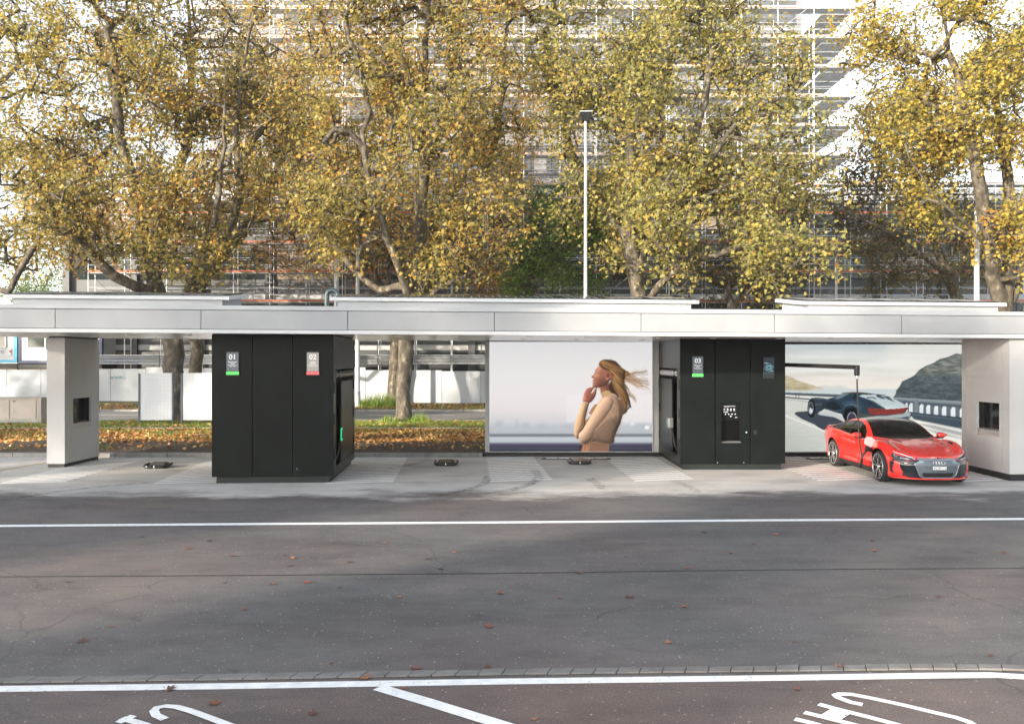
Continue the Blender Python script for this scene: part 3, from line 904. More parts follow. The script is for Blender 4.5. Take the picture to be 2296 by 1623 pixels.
l2 = MB(k2 @ frame_of((wx((1800 + 971*.30804)*.79722), -.001, wz((880 + 1087*.30804)*.79722)), (1, 0, 0))); l2.lathe([(0, .016), (.01, .014), (.01, 0)], (0, 0, 0), 'z', 12); l2.build("status_led", glow("white_led", (.55, 1, .9), 1.2), kio2)
MB(k2 @ frame_of((wx((1800 + 1052*.30804)*.79722), -.001, wz((880 + 1087*.30804)*.79722)), (1, 0, 0))).box(-.045, .045, -.055, .055, -.0, .012).build("card_reader", M_black, kio2)
charge_niche(kio2, k2 @ Matrix(((0, 0, -1, 0), (1, 0, 0, .052), (0, 1, 0, 0), (0, 0, 0, 1))), True, D2 - .052, mat("light_reel", (.55, .56, .57), .35, .3, .05, 3), False)

# boom arm with hanging cable
boom = empty("cable_boom", (7.02, 22.5, 0), "black overhead boom arm reaching from the kiosk over the red car", "boom arm", w=True)
A, B_ = Vector((7.00, 22.55, 2.705)), Vector((8.15, 20.02, 2.645))
ax = (B_ - A).normalized(); sd = Vector((-ax.y, ax.x, 0)).normalized(); up = sd.cross(ax) * -1
if up.z < 0: up = -up
def beam(b, p, q, w, h):
    d = (q - p).normalized(); s_ = d.cross(Vector((0, 0, 1))).normalized(); u = s_.cross(d)
    lo = [p - s_*w/2 - u*h/2, p + s_*w/2 - u*h/2, q + s_*w/2 - u*h/2, q - s_*w/2 - u*h/2]
    hi = [v + u*h for v in lo]
    return b.hexa([lo[1], lo[0], lo[3], lo[2]], [hi[1], hi[0], hi[3], hi[2]])
bb = MB(); beam(bb, A, B_, .09, .10); bb.build("arm", M_black, boom, bevel=.012)
bb = MB(); bb.box(B_.x - .055, B_.x + .055, B_.y - .055, B_.y + .06, B_.z - .20, B_.z + .052); bb.build("elbow", M_black, boom, bevel=.025)
bb = MB(); bb.tube([(B_.x, B_.y, B_.z - .20), (B_.x, B_.y, B_.z - .27)], .03, 12); bb.build("swivel", M_galv, boom)
# the cable: from the boom end down beside the door, a loop near the ground, up to the plug in the front wing
def CZ(zx, zy, D):
    return P((2300 + zx * .20035) * .79722, (1140 + zy * .20035) * .79722, D)
pl_pos = CZ(742, 612, 19.93)
cpts = [Vector((B_.x, B_.y, B_.z - .26)), CZ(566, 120, 20.0), CZ(574, 260, 20.0), CZ(580, 400, 20.0), CZ(594, 560, 20.0), CZ(618, 690, 19.98)]
cb = MB(); cb.tube(smooth_pts(cpts, 6), .017, 10)
cb.build("hanging_cable", M_rubber, boom)
cpts = [CZ(612, 660, 19.98), CZ(622, 740, 19.96), CZ(618, 830, 19.94), CZ(602, 868, 19.92), CZ(590, 845, 19.9), CZ(600, 790, 19.88), CZ(625, 720, 19.86), CZ(660, 655, 19.86), CZ(700, 622, 19.9), pl_pos]
cb = MB(); cb.tube(smooth_pts(cpts, 6), .021, 10)
cb.build("looped_cable", M_rubber, boom)
cb = MB(); cb.tube([CZ(690, 628, 19.86), CZ(715, 610, 19.9), CZ(760, 618, 19.97)], [.03, .05, .055], 12)
cb.tube(smooth_pts([CZ(690, 628, 19.86), CZ(664, 605, 19.84), CZ(672, 585, 19.85), CZ(705, 575, 19.88), CZ(730, 590, 19.93)], 4), .014, 8)
cb.build("charging_plug", M_rubber, boom)

# ------------------------------------------------------------------ floor units between the hatched patches
def floor_unit(x, y, rz, label):
    r = empty("charging_floor_unit", (x, y, .004), label, "floor unit", "black floor units in the bays", rz)
    b = MB(); b.hexa([(-.26, -.22, 0), (.26, -.22, 0), (.24, .24, 0), (-.24, .24, 0)], [(-.24, -.19, .06), (.24, -.19, .06), (.21, .22, .12), (-.21, .22, .12)])
    b.build("tray", M_black, r, bevel=.012)
    b = MB(); b.hexa([(-.185, -.13, .079), (.185, -.13, .079), (.17, .18, .126), (-.17, .18, .126)], [(-.185, -.13, .085), (.185, -.13, .085), (.17, .18, .132), (-.17, .18, .132)])
    b.build("cover_plate", mat("cover_grey", (.09, .088, .09), .25, .4, .3, 30), r)
    b = MB(); b.tube(smooth_pts([(-.29, .20, .08), (-.30, -.05, .07), (-.24, -.24, .055), (0, -.275, .05), (.24, -.24, .055), (.30, -.05, .07), (.29, .20, .08)], 6), .035, 10)
    rim = b.build("bumper", mat("bumper_black", (.010, .012, .014), .15, 0, .1, 5), r)
    MB().box(-.008, .008, -.318, -.25, .03, .088).build("centre_mark", M_paint, rim)
p = G(347, 1050); floor_unit(p.x, p.y + .2, R(4), "black floor unit on the pad between left pillar and kiosk 01")
p = G(999, 1044); floor_unit(p.x, p.y + .2, R(2), "black floor unit on the open warm-lit pad before the planted bed")
p = G(1300, 1041); floor_unit(p.x, p.y + .2, R(0), "black floor unit on the pad below the poster of the woman")
def light_bar(xa, xb, y, label):
    r = empty("floor_light_bar", ((xa + xb)/2, y, .004), label, "floor bar", "white segmented floor bars", 0, w=True)
    b = MB(); b.hexa([(xa, y - .13, .004), (xb, y - .13, .004), (xb - .05, y + .13, .004), (xa + .05, y + .13, .004)], [(xa + .02, y - .12, .03), (xb - .02, y - .12, .03), (xb - .07, y + .12, .03), (xa + .07, y + .12, .03)])
    b.build("frame", M_black, r)
    n = max(1, round((xb - xa - .2) / .34))
    for k in range(n):
        a = xa + .12 + (xb - xa - .24) * k / n + .02; c = xa + .12 + (xb - xa - .24) * (k+1) / n - .02
        MB().hexa([(a, y - .085, .028), (c, y - .085, .028), (c + .02, y + .085, .028), (a + .02, y + .085, .028)], [(a, y - .085, .036), (c, y - .085, .036), (c + .02, y + .085, .036), (a + .02, y + .085, .036)]).build("segment", M_paint, r)
light_bar(G(1213, 1030).x, G(1371, 1030).x, 24.15, "white segmented bar in a black frame lying before the poster of the woman")
light_bar(8.35, 10.6, 24.15, "white segmented bar in a black frame lying behind the red car")

# ------------------------------------------------------------------ printed pictures (flat colour pictures on lit fabric)
class Picture:
    def __init__(s, x0, y0, x1, y1, nx):
        s.nx = nx; s.ny = int(round(nx * (y1 - y0) / (x1 - x0)))
        gx = x0 + (np.arange(nx) + .5) * (x1 - x0) / nx; gy = y0 + (np.arange(s.ny) + .5) * (y1 - y0) / s.ny
        s.X, s.Y = np.meshgrid(gx, gy)
        s.px = (x1 - x0) / nx
        s.img = np.zeros((s.ny, nx, 3)); s.rng = np.random.default_rng(3)
    def vgrad(s, stops):
        ys = [a for a, _ in stops]
        for c in range(3): s.img[..., c] = np.interp(s.Y, ys, [q[c] for _, q in stops])
    def blur(s, a, r):
        r = int(r)
        for _ in range(2):
            for axis in (0, 1):
                if r < 1: continue
                p = np.pad(a, [(r+1, r) if i == axis else (0, 0) for i in range(2)], mode='edge')
                c = np.cumsum(p, axis=axis)
                n = a.shape[axis]
                hi = np.take(c, range(2*r+1, 2*r+1+n), axis=axis); lo = np.take(c, range(0, n), axis=axis)
                a = (hi - lo) / (2*r+1)
        return a
    def mask(s, pts, soft=0):
        m = np.zeros((s.ny, s.nx)); ss = 0
        for ox, oy in ((-.25, -.25), (.25, -.25), (-.25, .25), (.25, .25)):
            X, Y = s.X + ox*s.px, s.Y + oy*s.px
            ins = np.zeros(X.shape, bool); n = len(pts)
            for i in range(n):
                x1, y1 = pts[i]; x2, y2 = pts[(i+1) % n]
                if y1 == y2: continue
                c = ((y1 > Y) != (y2 > Y)) & (X < (x2 - x1) * (Y - y1) / (y2 - y1) + x1)
                ins ^= c
            m += ins * .25
        return s.blur(m, soft / s.px) if soft else m
    def put(s, m, col, a=1.0):
        m = (m * a)[..., None]
        s.img = s.img * (1 - m) + np.array(col, float) * m
    def poly(s, pts, col, soft=0, a=1.0, smooth=False):
        if smooth:
            q = pts + pts[:1]; P2 = [pts[-1]] + pts + pts[:2]; out = []
            for i in range(len(pts)):
                p0, p1, p2, p3 = [np.array(P2[i+k], float) for k in range(4)]
                for t in (0, .25, .5, .75):
                    out.append(tuple(.5 * ((2*p1) + (p2-p0)*t + (2*p0-5*p1+4*p2-p3)*t*t + (3*p1-p0-3*p2+p3)*t**3)))
            pts = out
        m = s.mask(pts, soft); s.put(m, col, a); return m
    def round(s, m, r, amt=.5, lx=-.75, ly=-.45):
        """soft modelling of a shape lit from one side"""
        h = s.blur(m, r / s.px) * .6 + s.blur(m, r * .4 / s.px) * .4
        gy, gx = np.gradient(h * r * 1.6 / s.px)
        k = 1 / np.sqrt(1 + gx**2 + gy**2)
        sh = (-gx * lx - gy * ly + .75) * k / .75
        sh = np.clip(1 + (sh - 1) * amt, .35, 1.5)
        s.img *= 1 + (sh - 1)[..., None] * m[..., None]
    def ell(s, cx, cy, rx, ry, col, soft=0, a=1.0):
        d = np.sqrt(((s.X - cx)/rx)**2 + ((s.Y - cy)/ry)**2)
        e = max(soft, s.px) / min(rx, ry)
        s.put(np.clip((1 - d) / e + .5, 0, 1), col, a)
    def stroke(s, pts, w0, w1, col, a=1.0):
        q = [np.array(p, float) for p in pts]; fine = []
        for i in range(len(q) - 1):
            p0, p1, p2, p3 = q[max(i-1, 0)], q[i], q[i+1], q[min(i+2, len(q)-1)]
            for k in range(5):
                t = k / 5
                fine.append(.5 * ((2*p1) + (p2-p0)*t + (2*p0-5*p1+4*p2-p3)*t*t + (3*p1-p0-3*p2+p3)*t**3))
        fine.append(q[-1]); best = np.zeros(s.X.shape); n = len(fine) - 1
        for i in range(n):
            a_, b_ = fine[i], fine[i+1]; d = b_ - a_; L = d @ d + 1e-9
            t = np.clip(((s.X - a_[0])*d[0] + (s.Y - a_[1])*d[1]) / L, 0, 1)
            dist = np.hypot(s.X - a_[0] - t*d[0], s.Y - a_[1] - t*d[1])
            w = w0 + (w1 - w0) * (i + t) / n
            best = np.maximum(best, np.clip((w/2 - dist) / s.px + .5, 0, 1))
        s.put(best, col, a)
    def grain(s, m, amp, sx, sy):
        n = s.rng.normal(size=(s.ny, s.nx))
        for axis, r in ((1, int(sx / s.px)), (0, int(sy / s.px))):
            if r < 1: continue
            for _ in range(2):
                p = np.pad(n, [(r, r) if i == axis else (0, 0) for i in range(2)], mode='wrap')
                k = np.cumsum(p, axis=axis); L = n.shape[axis]
                n = (np.take(k, range(2*r, 2*r+L), axis=axis) - np.take(k, range(0, L), axis=axis)) / (2*r)
        n /= n.std() + 1e-9
        s.img += (m * n * amp)[..., None]
    def build(s, name, x0, x1, z0, z1, y, material, parent):
        nx, ny = s.nx, s.ny
        xs = np.linspace(x0, x1, nx + 1); zs = np.linspace(z1, z0, ny + 1)
        X, Z = np.meshgrid(xs, zs)
        co = np.stack([X, np.full_like(X, y), Z], -1).reshape(-1, 3)
        j, i = np.meshgrid(np.arange(ny), np.arange(nx), indexing='ij')
        a = (j * (nx+1) + i).ravel()
        quads = np.stack([a + nx + 1, a + nx + 2, a + 1, a], -1)
        me = bpy.data.meshes.new(name)
        me.vertices.add(len(co)); me.vertices.foreach_set("co", co.ravel().astype(np.float32))
        me.loops.add(quads.size); me.loops.foreach_set("vertex_index", quads.ravel().astype(np.int32))
        me.polygons.add(len(quads)); me.polygons.foreach_set("loop_start", np.arange(0, quads.size, 4).astype(np.int32))
        at = me.attributes.new("print", 'FLOAT_COLOR', 'POINT')
        im = np.clip(s.img / 255, 0, 1); lin = np.where(im <= .04045, im / 12.92, ((im + .055) / 1.055)**2.4)
        p = np.pad(lin, ((0, 1), (0, 1), (0, 0)), mode='edge')
        at.data.foreach_set("color", np.concatenate([p, np.ones(p.shape[:2] + (1,))], -1).ravel().astype(np.float32))
        me.update(calc_edges=True)
        me.materials.append(material)
        o = bpy.data.objects.new(name, me)
        return link(o, parent)

def printmat():
    """printed fabric lit from behind"""
    m, nt, bs = nodes_of("lit_print_fabric")
    at = nt.nodes.new("ShaderNodeAttribute"); at.attribute_name = "print"
    sc = nt.nodes.new("ShaderNodeMix"); sc.data_type = 'RGBA'; sc.blend_type = 'MULTIPLY'; sc.inputs[0].default_value = 1
    sc.inputs[7].default_value = (.09, .09, .09, 1)
    nt.links.new(at.outputs['Color'], sc.inputs[6]); nt.links.new(sc.outputs[2], bs.inputs['Base Color'])
    nt.links.new(at.outputs['Color'], bs.inputs['Emission Color'])
    bs.inputs['Emission Strength'].default_value = .25
    bs.inputs['Roughness'].default_value = .5; bs.inputs['Specular IOR Level'].default_value = .15
    return m
M_print = printmat()

def woman_picture():
    p = Picture(-993, -103, 1482, 1561, 420)
    p.vgrad([(-103, (218, 217, 219)), (300, (226, 224, 223)), (700, (229, 224, 223)), (950, (222, 217, 217)), (1120, (205, 203, 206)), (1180, (186, 191, 196)), (1285, (178, 184, 190)),
             (1305, (122, 126, 132)), (1330, (120, 124, 130)), (1352, (190, 196, 201)), (1415, (184, 190, 196)), (1450, (96, 92, 110)), (1480, (60, 56, 76)), (1510, (74, 72, 88)), (1561, (48, 50, 66))])
    for x, w, h in ((-900, 60, 90), (-830, 40, 110), (-590, 35, 120), (-480, 90, 50), (-250, 120, 35), (100, 150, 30), (1250, 160, 45)):
        p.poly([(x, 1190), (x, 1190-h), (x+w, 1190-h), (x+w, 1190)], (160, 168, 178), 26, .55)
    p.poly([(180, 715), (1482, 715), (1482, 1120), (180, 1120)], (236, 232, 232), 12, .45)  # patch of sunlight on the wall, painted into the print
    p.ell(1405, 1200, 36, 30, (238, 236, 230), 12); p.ell(1180, 1140, 32, 26, (226, 224, 224), 14, .8)
    # trousers
    p.poly([(395, 1450), (560, 1410), (760, 1440), (836, 1458), (826, 1570), (385, 1570)], (139, 103, 80), 4)
    p.poly([(400, 1455), (366, 1500), (356, 1570), (392, 1570), (425, 1470)], (52, 42, 58), 4)
    for x in (440, 480, 515): p.stroke([(x+10, 1470), (x, 1520), (x-8, 1570)], 20, 30, (196, 136, 104), .8)
    p.stroke([(590, 1460), (800, 1480)], 16, 10, (108, 78, 62), .6)
    # far upper arm and raised forearm
    p.poly([(460, 1105), (560, 1010), (520, 985), (565, 905), (615, 845), (650, 850), (700, 800), (700, 900), (560, 1130), (430, 1240)], (160, 120, 88), 5)
    for k in range(5): p.stroke([(545 + 14*k, 985 - 30*k), (590 + 12*k, 1000 - 30*k)], 9, 5, (214, 170, 124), .7)
    p.poly([(415, 808), (530, 830), (505, 900), (468, 1060), (470, 1150), (440, 1235), (375, 1285), (362, 1372), (326, 1366), (297, 1310), (300, 1190), (342, 1030), (398, 880)], (202, 162, 124), 4)
    p.poly([(480, 900), (510, 890), (468, 1060), (470, 1150), (440, 1235), (375, 1285), (362, 1372), (345, 1300), (400, 1150)], (150, 112, 84), 26, .8)
    p.round(p.mask([(415, 808), (530, 830), (505, 900), (468, 1060), (470, 1150), (440, 1235), (375, 1285), (362, 1372), (326, 1366), (297, 1310), (300, 1190), (342, 1030), (398, 880)]), 40, .6)
    for k in range(6): p.stroke([(430 + 15*k, 830), (400 + 15*k, 950), (330 + 22*k, 1180), (312 + 14*k, 1310)], 6, 5, (232, 196, 156) if k < 3 else (120, 88, 64), .55)
    # torso, near arm
    torso = [(722, 752), (800, 712), (880, 695), (960, 730), (1010, 800), (1036, 900), (1036, 1010), (1005, 1125), (955, 1230), (912, 1340), (905, 1425), (868, 1452), (760, 1446), (620, 1412), (540, 1415), (470, 1455), (400, 1446), (366, 1360), (366, 1290), (425, 1240), (520, 1080), (590, 960), (655, 850)]
    tm = p.poly(torso, (178, 144, 118), 4)
    p.poly([(548, 1405), (605, 1290), (760, 1135), (860, 1060), (975, 1045), (1000, 1130), (955, 1235), (910, 1340), (900, 1430), (760, 1446), (620, 1412)], (128, 102, 84), 22, .85)
    p.poly([(960, 740), (1030, 880), (1030, 1010), (1000, 1120), (950, 1050), (960, 900)], (148, 116, 94), 24, .6)
    p.poly([(700, 800), (820, 730), (900, 760), (880, 880), (700, 1030), (500, 1260), (420, 1360), (380, 1330), (440, 1240), (560, 1040)], (196, 160, 134), 40, .7)
    p.round(tm, 90, .48)
    arm = p.mask([(760, 740), (860, 730), (900, 800), (870, 900), (760, 1060), (620, 1230), (545, 1400), (470, 1450), (400, 1440), (368, 1360), (370, 1290), (425, 1240), (520, 1080), (590, 960), (655, 850)], 4)
    p.round(arm, 60, .32)
    for k in range(10): p.stroke([(700 + 26*k, 800 - 5*k), (600 + 30*k, 985), (480 + 26*k, 1190 + 4*k), (385 + 17*k, 1385 + 4*k)], 5, 5, (146, 112, 88), .5)
    for k in range(12): p.stroke([(640 + 27*k, 1290 - 14*k), (600 + 26*k, 1425)], 4, 4, (122, 96, 78), .5)
    p.stroke([(880, 1050), (760, 1140), (620, 1270), (550, 1400)], 10, 16, (112, 86, 68), .7)
    p.stroke([(960, 880), (968, 1000), (958, 1130)], 6, 6, (206, 172, 146), .5)
    # neck, collar, dark hair behind
    p.poly([(790, 430), (900, 420), (985, 560), (1010, 760), (1036, 900), (1042, 1004), (1098, 965), (1110, 820), (1000, 600)], (66, 44, 34), 8)
    p.poly([(690, 590), (704, 690), (860, 690), (850, 540), (760, 560)], (160, 104, 78), 6)
    p.poly([(760, 560), (850, 500), (860, 690), (790, 680)], (104, 64, 48), 22, .8)
    p.poly([(702, 678), (722, 752), (800, 714), (880, 697), (905, 690), (850, 645), (775, 640)], (202, 166, 122), 4)
    for k in range(9): p.stroke([(716 + 20*k, 668 - 3*k), (732 + 18*k, 735 - 5*k)], 5, 5, (150, 114, 78), .6)
    p.poly([(820, 560), (880, 470), (960, 640), (985, 760), (930, 705), (845, 660)], (58, 38, 30), 8)
    # face
    face = [(690, 250), (655, 290), (626, 325), (615, 362), (590, 400), (560, 422), (559, 438), (575, 450), (600, 456), (585, 474), (574, 487), (584, 499), (600, 502), (577, 514), (575, 530), (590, 545), (573, 562), (580, 586), (618, 598), (690, 590), (790, 560), (870, 440), (880, 360), (800, 320), (740, 290)]
    p.poly(face, (156, 104, 84), 3)
    p.poly([(690, 250), (655, 290), (626, 330), (600, 400), (640, 400), (700, 330), (740, 300)], (188, 136, 112), 16, .7)
    p.poly([(650, 480), (780, 430), (800, 560), (690, 592), (640, 590)], (112, 70, 56), 34, .75)
    p.ell(645, 415, 40, 26, (196, 142, 118), 22, .7)
    p.stroke([(612, 330), (640, 318), (668, 330)], 7, 4, (74, 48, 36), .85); p.stroke([(616, 372), (632, 362), (656, 370)], 8, 3, (50, 34, 30), .85)
    p.stroke([(576, 487), (592, 496), (612, 492)], 9, 4, (150, 70, 60), .8); p.stroke([(566, 440), (584, 446), (600, 440)], 6, 3, (110, 62, 48), .7)
    fm_ = p.mask(face); p.round(fm_, 46, .42)
    p.ell(818, 410, 44, 58, (164, 98, 78), 5); p.ell(812, 410, 22, 36, (100, 54, 44), 10, .8); p.ell(800, 462, 20, 16, (206, 140, 114), 8, .8)
    # hand
    p.poly([(428, 800), (440, 715), (458, 660), (492, 606), (540, 590), (590, 588), (604, 600), (575, 632), (552, 672), (566, 680), (596, 640), (616, 608), (642, 598), (636, 645), (630, 690), (608, 742), (568, 800), (530, 828)], (164, 104, 86), 3)
    p.poly([(520, 690), (560, 700), (620, 690), (600, 750), (560, 800), (520, 820), (490, 760)], (132, 78, 64), 18, .7)
    for a in ([(468, 668), (505, 630), (560, 604)], [(484, 690), (520, 650), (548, 625)], [(505, 625), (515, 650), (500, 660)]): p.stroke(a, 6, 4, (120, 60, 50), .6)
    p.ell(455, 770, 26, 40, (204, 128, 108), 22, .6)
    p.round(p.mask([(428, 800), (440, 715), (458, 660), (492, 606), (540, 590), (590, 588), (604, 600), (575, 632), (552, 672), (566, 680), (596, 640), (616, 608), (642, 598), (636, 645), (630, 690), (608, 742), (568, 800), (530, 828)]), 24, .6)
    # hair
    p.poly([(668, 240), (685, 205), (715, 180), (770, 168), (860, 173), (930, 195), (980, 245), (1012, 292), (1080, 332), (1140, 362), (1150, 400), (1090, 430), (1060, 480), (1050, 560), (1088, 640), (1125, 720), (1152, 810), (1163, 885), (1150, 898), (1120, 830), (1085, 760), (1095, 960), (1042, 1004), (1040, 900), (985, 740), (930, 640), (890, 530), (868, 440), (876, 372), (830, 345), (770, 322), (715, 292), (680, 262)], (104, 70, 42), 5)
    p.poly([(715, 180), (770, 168), (860, 173), (930, 195), (980, 245), (1008, 292), (930, 270), (850, 240), (770, 215)], (88, 64, 48), 10, .9)
    g = np.random.default_rng(5)
    cols = [(206, 162, 104), (172, 126, 76), (130, 90, 54), (82, 56, 38), (216, 174, 120), (100, 66, 42), (64, 44, 32)]
    flows = [[(690, 225), (740, 270), (830, 310), (920, 340), (1040, 380), (1150, 400), (1240, 375), (1320, 378), (1412, 356)],
             [(700, 215), (800, 265), (900, 320), (1020, 390), (1090, 450), (1180, 470), (1260, 500), (1340, 485), (1432, 505)],
             [(720, 205), (830, 250), (950, 300), (1030, 340), (1100, 400), (1200, 440), (1260, 490), (1330, 540), (1430, 580)],
             [(860, 330), (930, 390), (1010, 470), (1100, 490), (1180, 520), (1270, 575), (1350, 570)],
             [(870, 420), (930, 500), (990, 590), (1060, 690), (1110, 790), (1155, 880)],
             [(880, 460), (950, 580), (1000, 640), (1080, 700), (1180, 720), (1232, 795)],
             [(900, 430), (980, 520), (1060, 560), (1110, 620), (1140, 700)],
             [(880, 480), (920, 600), (1010, 720), (1060, 830), (1080, 950)]]
    for f in flows:
        for k in range(20):
            o = g.normal(0, 12, 2); sp = g.normal(0, 1.2)
            pts = [(x + o[0] + sp*i*1.7, y + o[1] + sp*i*3.4) for i, (x, y) in enumerate(f)]
            p.stroke(pts, g.uniform(4, 8), 1.5, cols[g.integers(len(cols))], .62)
    p.round(p.mask([(668, 240), (715, 180), (860, 173), (980, 245), (1080, 332), (1060, 480), (1125, 720), (1163, 885), (1042, 1004), (985, 740), (868, 440), (770, 322), (680, 262)]), 60, .5)
    for k in range(16):
        y0 = g.uniform(190, 235); p.stroke([(690 + k*2, y0), (760, y0 + 35 + k*2), (860, y0 + 75 + k*2), (960, y0 + 100 + k)], 6, 3, cols[g.integers(len(cols))], .6)
    p.grain(tm, 5, 0, 8); p.grain(tm, 5, 3, 0)
    p.grain(np.ones(p.X.shape), 2.2, 0, 0)
    return p

def roadster_picture():
    p = Picture(-60, 118, 2240, 1453, 420)
    p.vgrad([(118, (186, 196, 198)), (240, (206, 210, 208)), (420, (218, 218, 212)), (600, (230, 224, 214)), (672, (232, 226, 216)), (676, (196, 206, 208)), (740, (200, 208, 208)), (790, (206, 208, 204)), (900, (206, 206, 200)), (1200, (192, 196, 190)), (1453, (172, 180, 176))])
    sky = p.mask([(-60, 118), (2240, 118), (2240, 560), (-60, 560)], 60); p.grain(sky, 6, 260, 26)
    p.poly([(1300, 118), (2240, 118), (2240, 320), (1700, 420), (1300, 560)], (238, 234, 226), 120, .6)
    p.poly([(380, 660), (520, 625), (620, 640), (720, 628), (860, 672), (380, 674)], (204, 206, 202), 10, .8)
    h = p.poly([(-60, 470), (40, 506), (120, 528), (200, 572), (320, 608), (430, 648), (520, 670), (300, 690), (-60, 684)], (190, 178, 146), 6); p.grain(h, 9, 26, 8)
    p.poly([(-60, 610), (200, 640), (400, 668), (300, 690), (-60, 684)], (160, 150, 118), 12, .5)
    # road, left verge stripe
    road = p.mask([(-60, 790), (330, 840), (2240, 1180), (2240, 1453), (-60, 1453)], 4)
    p.put(road, (203, 205, 198)); p.grain(road, 3, 40, 3)
    p.poly([(-60, 1080), (500, 1453), (-60, 1453)], (158, 168, 162), 120, .5)
    p.stroke([(-60, 968), (40, 1005), (300, 1110), (560, 1215), (800, 1320)], 16, 26, (228, 228, 220), .9)
    # guard rail at left
    p.poly([(-60, 712), (720, 742), (760, 770), (600, 772), (-60, 740)], (70, 82, 88), 3); p.stroke([(-60, 722), (700, 748)], 4, 4, (190, 196, 196), .7)
    p.poly([(-60, 742), (560, 790), (360, 806), (-60, 786)], (222, 222, 214), 4); p.stroke([(-60, 768), (340, 802)], 18, 14, (66, 76, 80)); p.stroke([(-60, 790), (340, 834)], 6, 6, (120, 126, 126), .8)
    for x in (172, 208): p.stroke([(x, 728), (x + 2, 772)], 9, 9, (70, 80, 84))
    # cliff
    cl = p.poly([(1380, 786), (1412, 735), (1420, 690), (1462, 640), (1490, 580), (1560, 550), (1640, 508), (1700, 440), (1780, 388), (1880, 350), (1960, 300), (2060, 275), (2160, 232), (2240, 240), (2240, 840), (1400, 790)], (76, 88, 92), 4)
    p.grain(cl, 6, 14, 6)
    up = p.mask([(1640, 510), (1780, 390), (1960, 300), (2160, 232), (2240, 240), (2240, 520), (2000, 500), (1800, 520)], 30)
    p.put(up * cl, (140, 138, 126), .55); p.grain(up * cl, 14, 34, 6); p.grain(cl, 6, 40, 14)
    # balustrade
    p.poly([(1385, 784), (1640, 800), (2240, 838), (2240, 1060), (1580, 980), (1500, 860)], (92, 104, 112), 4)
    p.stroke([(1400, 792), (1640, 812), (2240, 850)], 26, 34, (128, 138, 144)); p.stroke([(1400, 784), (2240, 834)], 5, 6, (196, 202, 204), .8)
    p.poly([(1480, 830), (2240, 890), (2240, 905), (1500, 850)], (62, 72, 82), 6)
    for x, y, w, hh in ((1525, 845, 36, 90), (1578, 848, 46, 108), (1706, 862, 48, 118), (1790, 872, 50, 122), (1886, 884, 52, 124), (1985, 890, 56, 126), (2095, 900, 58, 126), (2206, 910, 50, 126)):
        p.poly([(x, y + 34), (x + 18, y), (x + w, y + 4), (x + w, y + hh + 6), (x, y + hh)], (216, 222, 226), 4)
    p.poly([(1640, 806), (1692, 808), (1692, 975), (1640, 968)], (116, 126, 134), 4)
    p.poly([(1560, 960), (2240, 1035), (2240, 1170), (1640, 1050), (1600, 1010)], (58, 72, 84), 4); p.stroke([(1600, 965), (2240, 1036)], 7, 9, (24, 32, 40)); p.stroke([(1600, 990), (2240, 1062)], 5, 5, (150, 160, 168), .6)
    p.poly([(1600, 1050), (2240, 1180), (2240, 1453), (1900, 1453), (1700, 1250)], (226, 224, 214), 5)
    p.poly([(1690, 1100), (1900, 1130), (2240, 1215), (2240, 1262), (1980, 1200), (1750, 1130)], (132, 138, 142), 10, .7); p.poly([(1760, 1160), (2000, 1215), (2240, 1285), (2240, 1300), (1900, 1230)], (150, 156, 158), 8, .7)
    p.stroke([(1620, 1052), (2240, 1180)], 6, 8, (120, 128, 132), .7)
    # shadow on the road
    p.poly([(152, 985), (180, 960), (330, 950), (620, 1010), (780, 1090), (820, 1240), (620, 1210), (500, 1180), (440, 1145), (410, 1120), (240, 1045)], (60, 68, 78), 5)
    # roadster
    p.poly([(440, 990), (540, 955), (760, 1020), (770, 1046), (470, 998)], (190, 196, 198), 4)
    p.poly([(322, 850), (335, 815), (360, 790), (430, 780), (530, 790), (600, 815), (560, 900), (500, 940), (440, 975), (400, 990), (330, 930)], (44, 58, 68), 3)
    p.poly([(505, 850), (560, 800), (640, 778), (760, 728), (860, 715), (1050, 722), (1170, 738), (1260, 745), (1400, 800), (1500, 850), (1566, 898), (1572, 915), (1530, 960), (1600, 985), (1560, 1045), (1290, 1040), (960, 1070), (770, 1050), (740, 985), (640, 960), (540, 925)], (38, 58, 74), 3)
    p.poly([(540, 850), (640, 830), (720, 870), (740, 940), (640, 940), (545, 905)], (18, 28, 38), 10, .8)
    p.stroke([(420, 795), (500, 795), (580, 812)], 6, 5, (150, 166, 176), .7); p.stroke([(420, 870), (500, 860)], 30, 20, (84, 102, 112), .5)
    p.stroke([(530, 838), (505, 862), (520, 900), (545, 930)], 9, 7, (14, 20, 26)); p.stroke([(520, 920), (640, 945), (740, 940)], 6, 6, (130, 148, 160), .7)
    p.poly([(640, 790), (760, 728), (860, 722), (780, 760), (700, 800)], (150, 168, 172), 8, .7)
    p.stroke([(750, 728), (860, 718), (1000, 720), (1055, 730)], 10, 10, (110, 86, 62)); p.stroke([(1040, 738), (1055, 730)], 12, 10, (60, 44, 34))
    p.poly([(875, 790), (900, 742), (920, 740), (915, 810), (885, 800)], (20, 30, 40), 5); p.poly([(730, 850), (860, 815), (960, 850), (1010, 900), (930, 1010), (900, 920), (830, 905)], (72, 96, 112), 14, .6)
    p.poly([(955, 762), (990, 745), (1180, 742), (1330, 770), (1420, 812), (1500, 852), (1568, 900), (1290, 925), (1200, 880), (1080, 806)], (184, 198, 200), 5)
    p.poly([(1080, 806), (1140, 830), (1290, 925), (1230, 925), (1060, 900), (1060, 830)], (34, 52, 66), 6)
    p.poly([(1165, 742), (1210, 745), (1265, 780), (1275, 805), (1180, 775)], (64, 76, 84), 4); p.stroke([(1060, 785), (1120, 780), (1165, 795)], 12, 10, (30, 36, 40)); p.stroke([(1265, 775), (1335, 775)], 12, 8, (30, 36, 40))
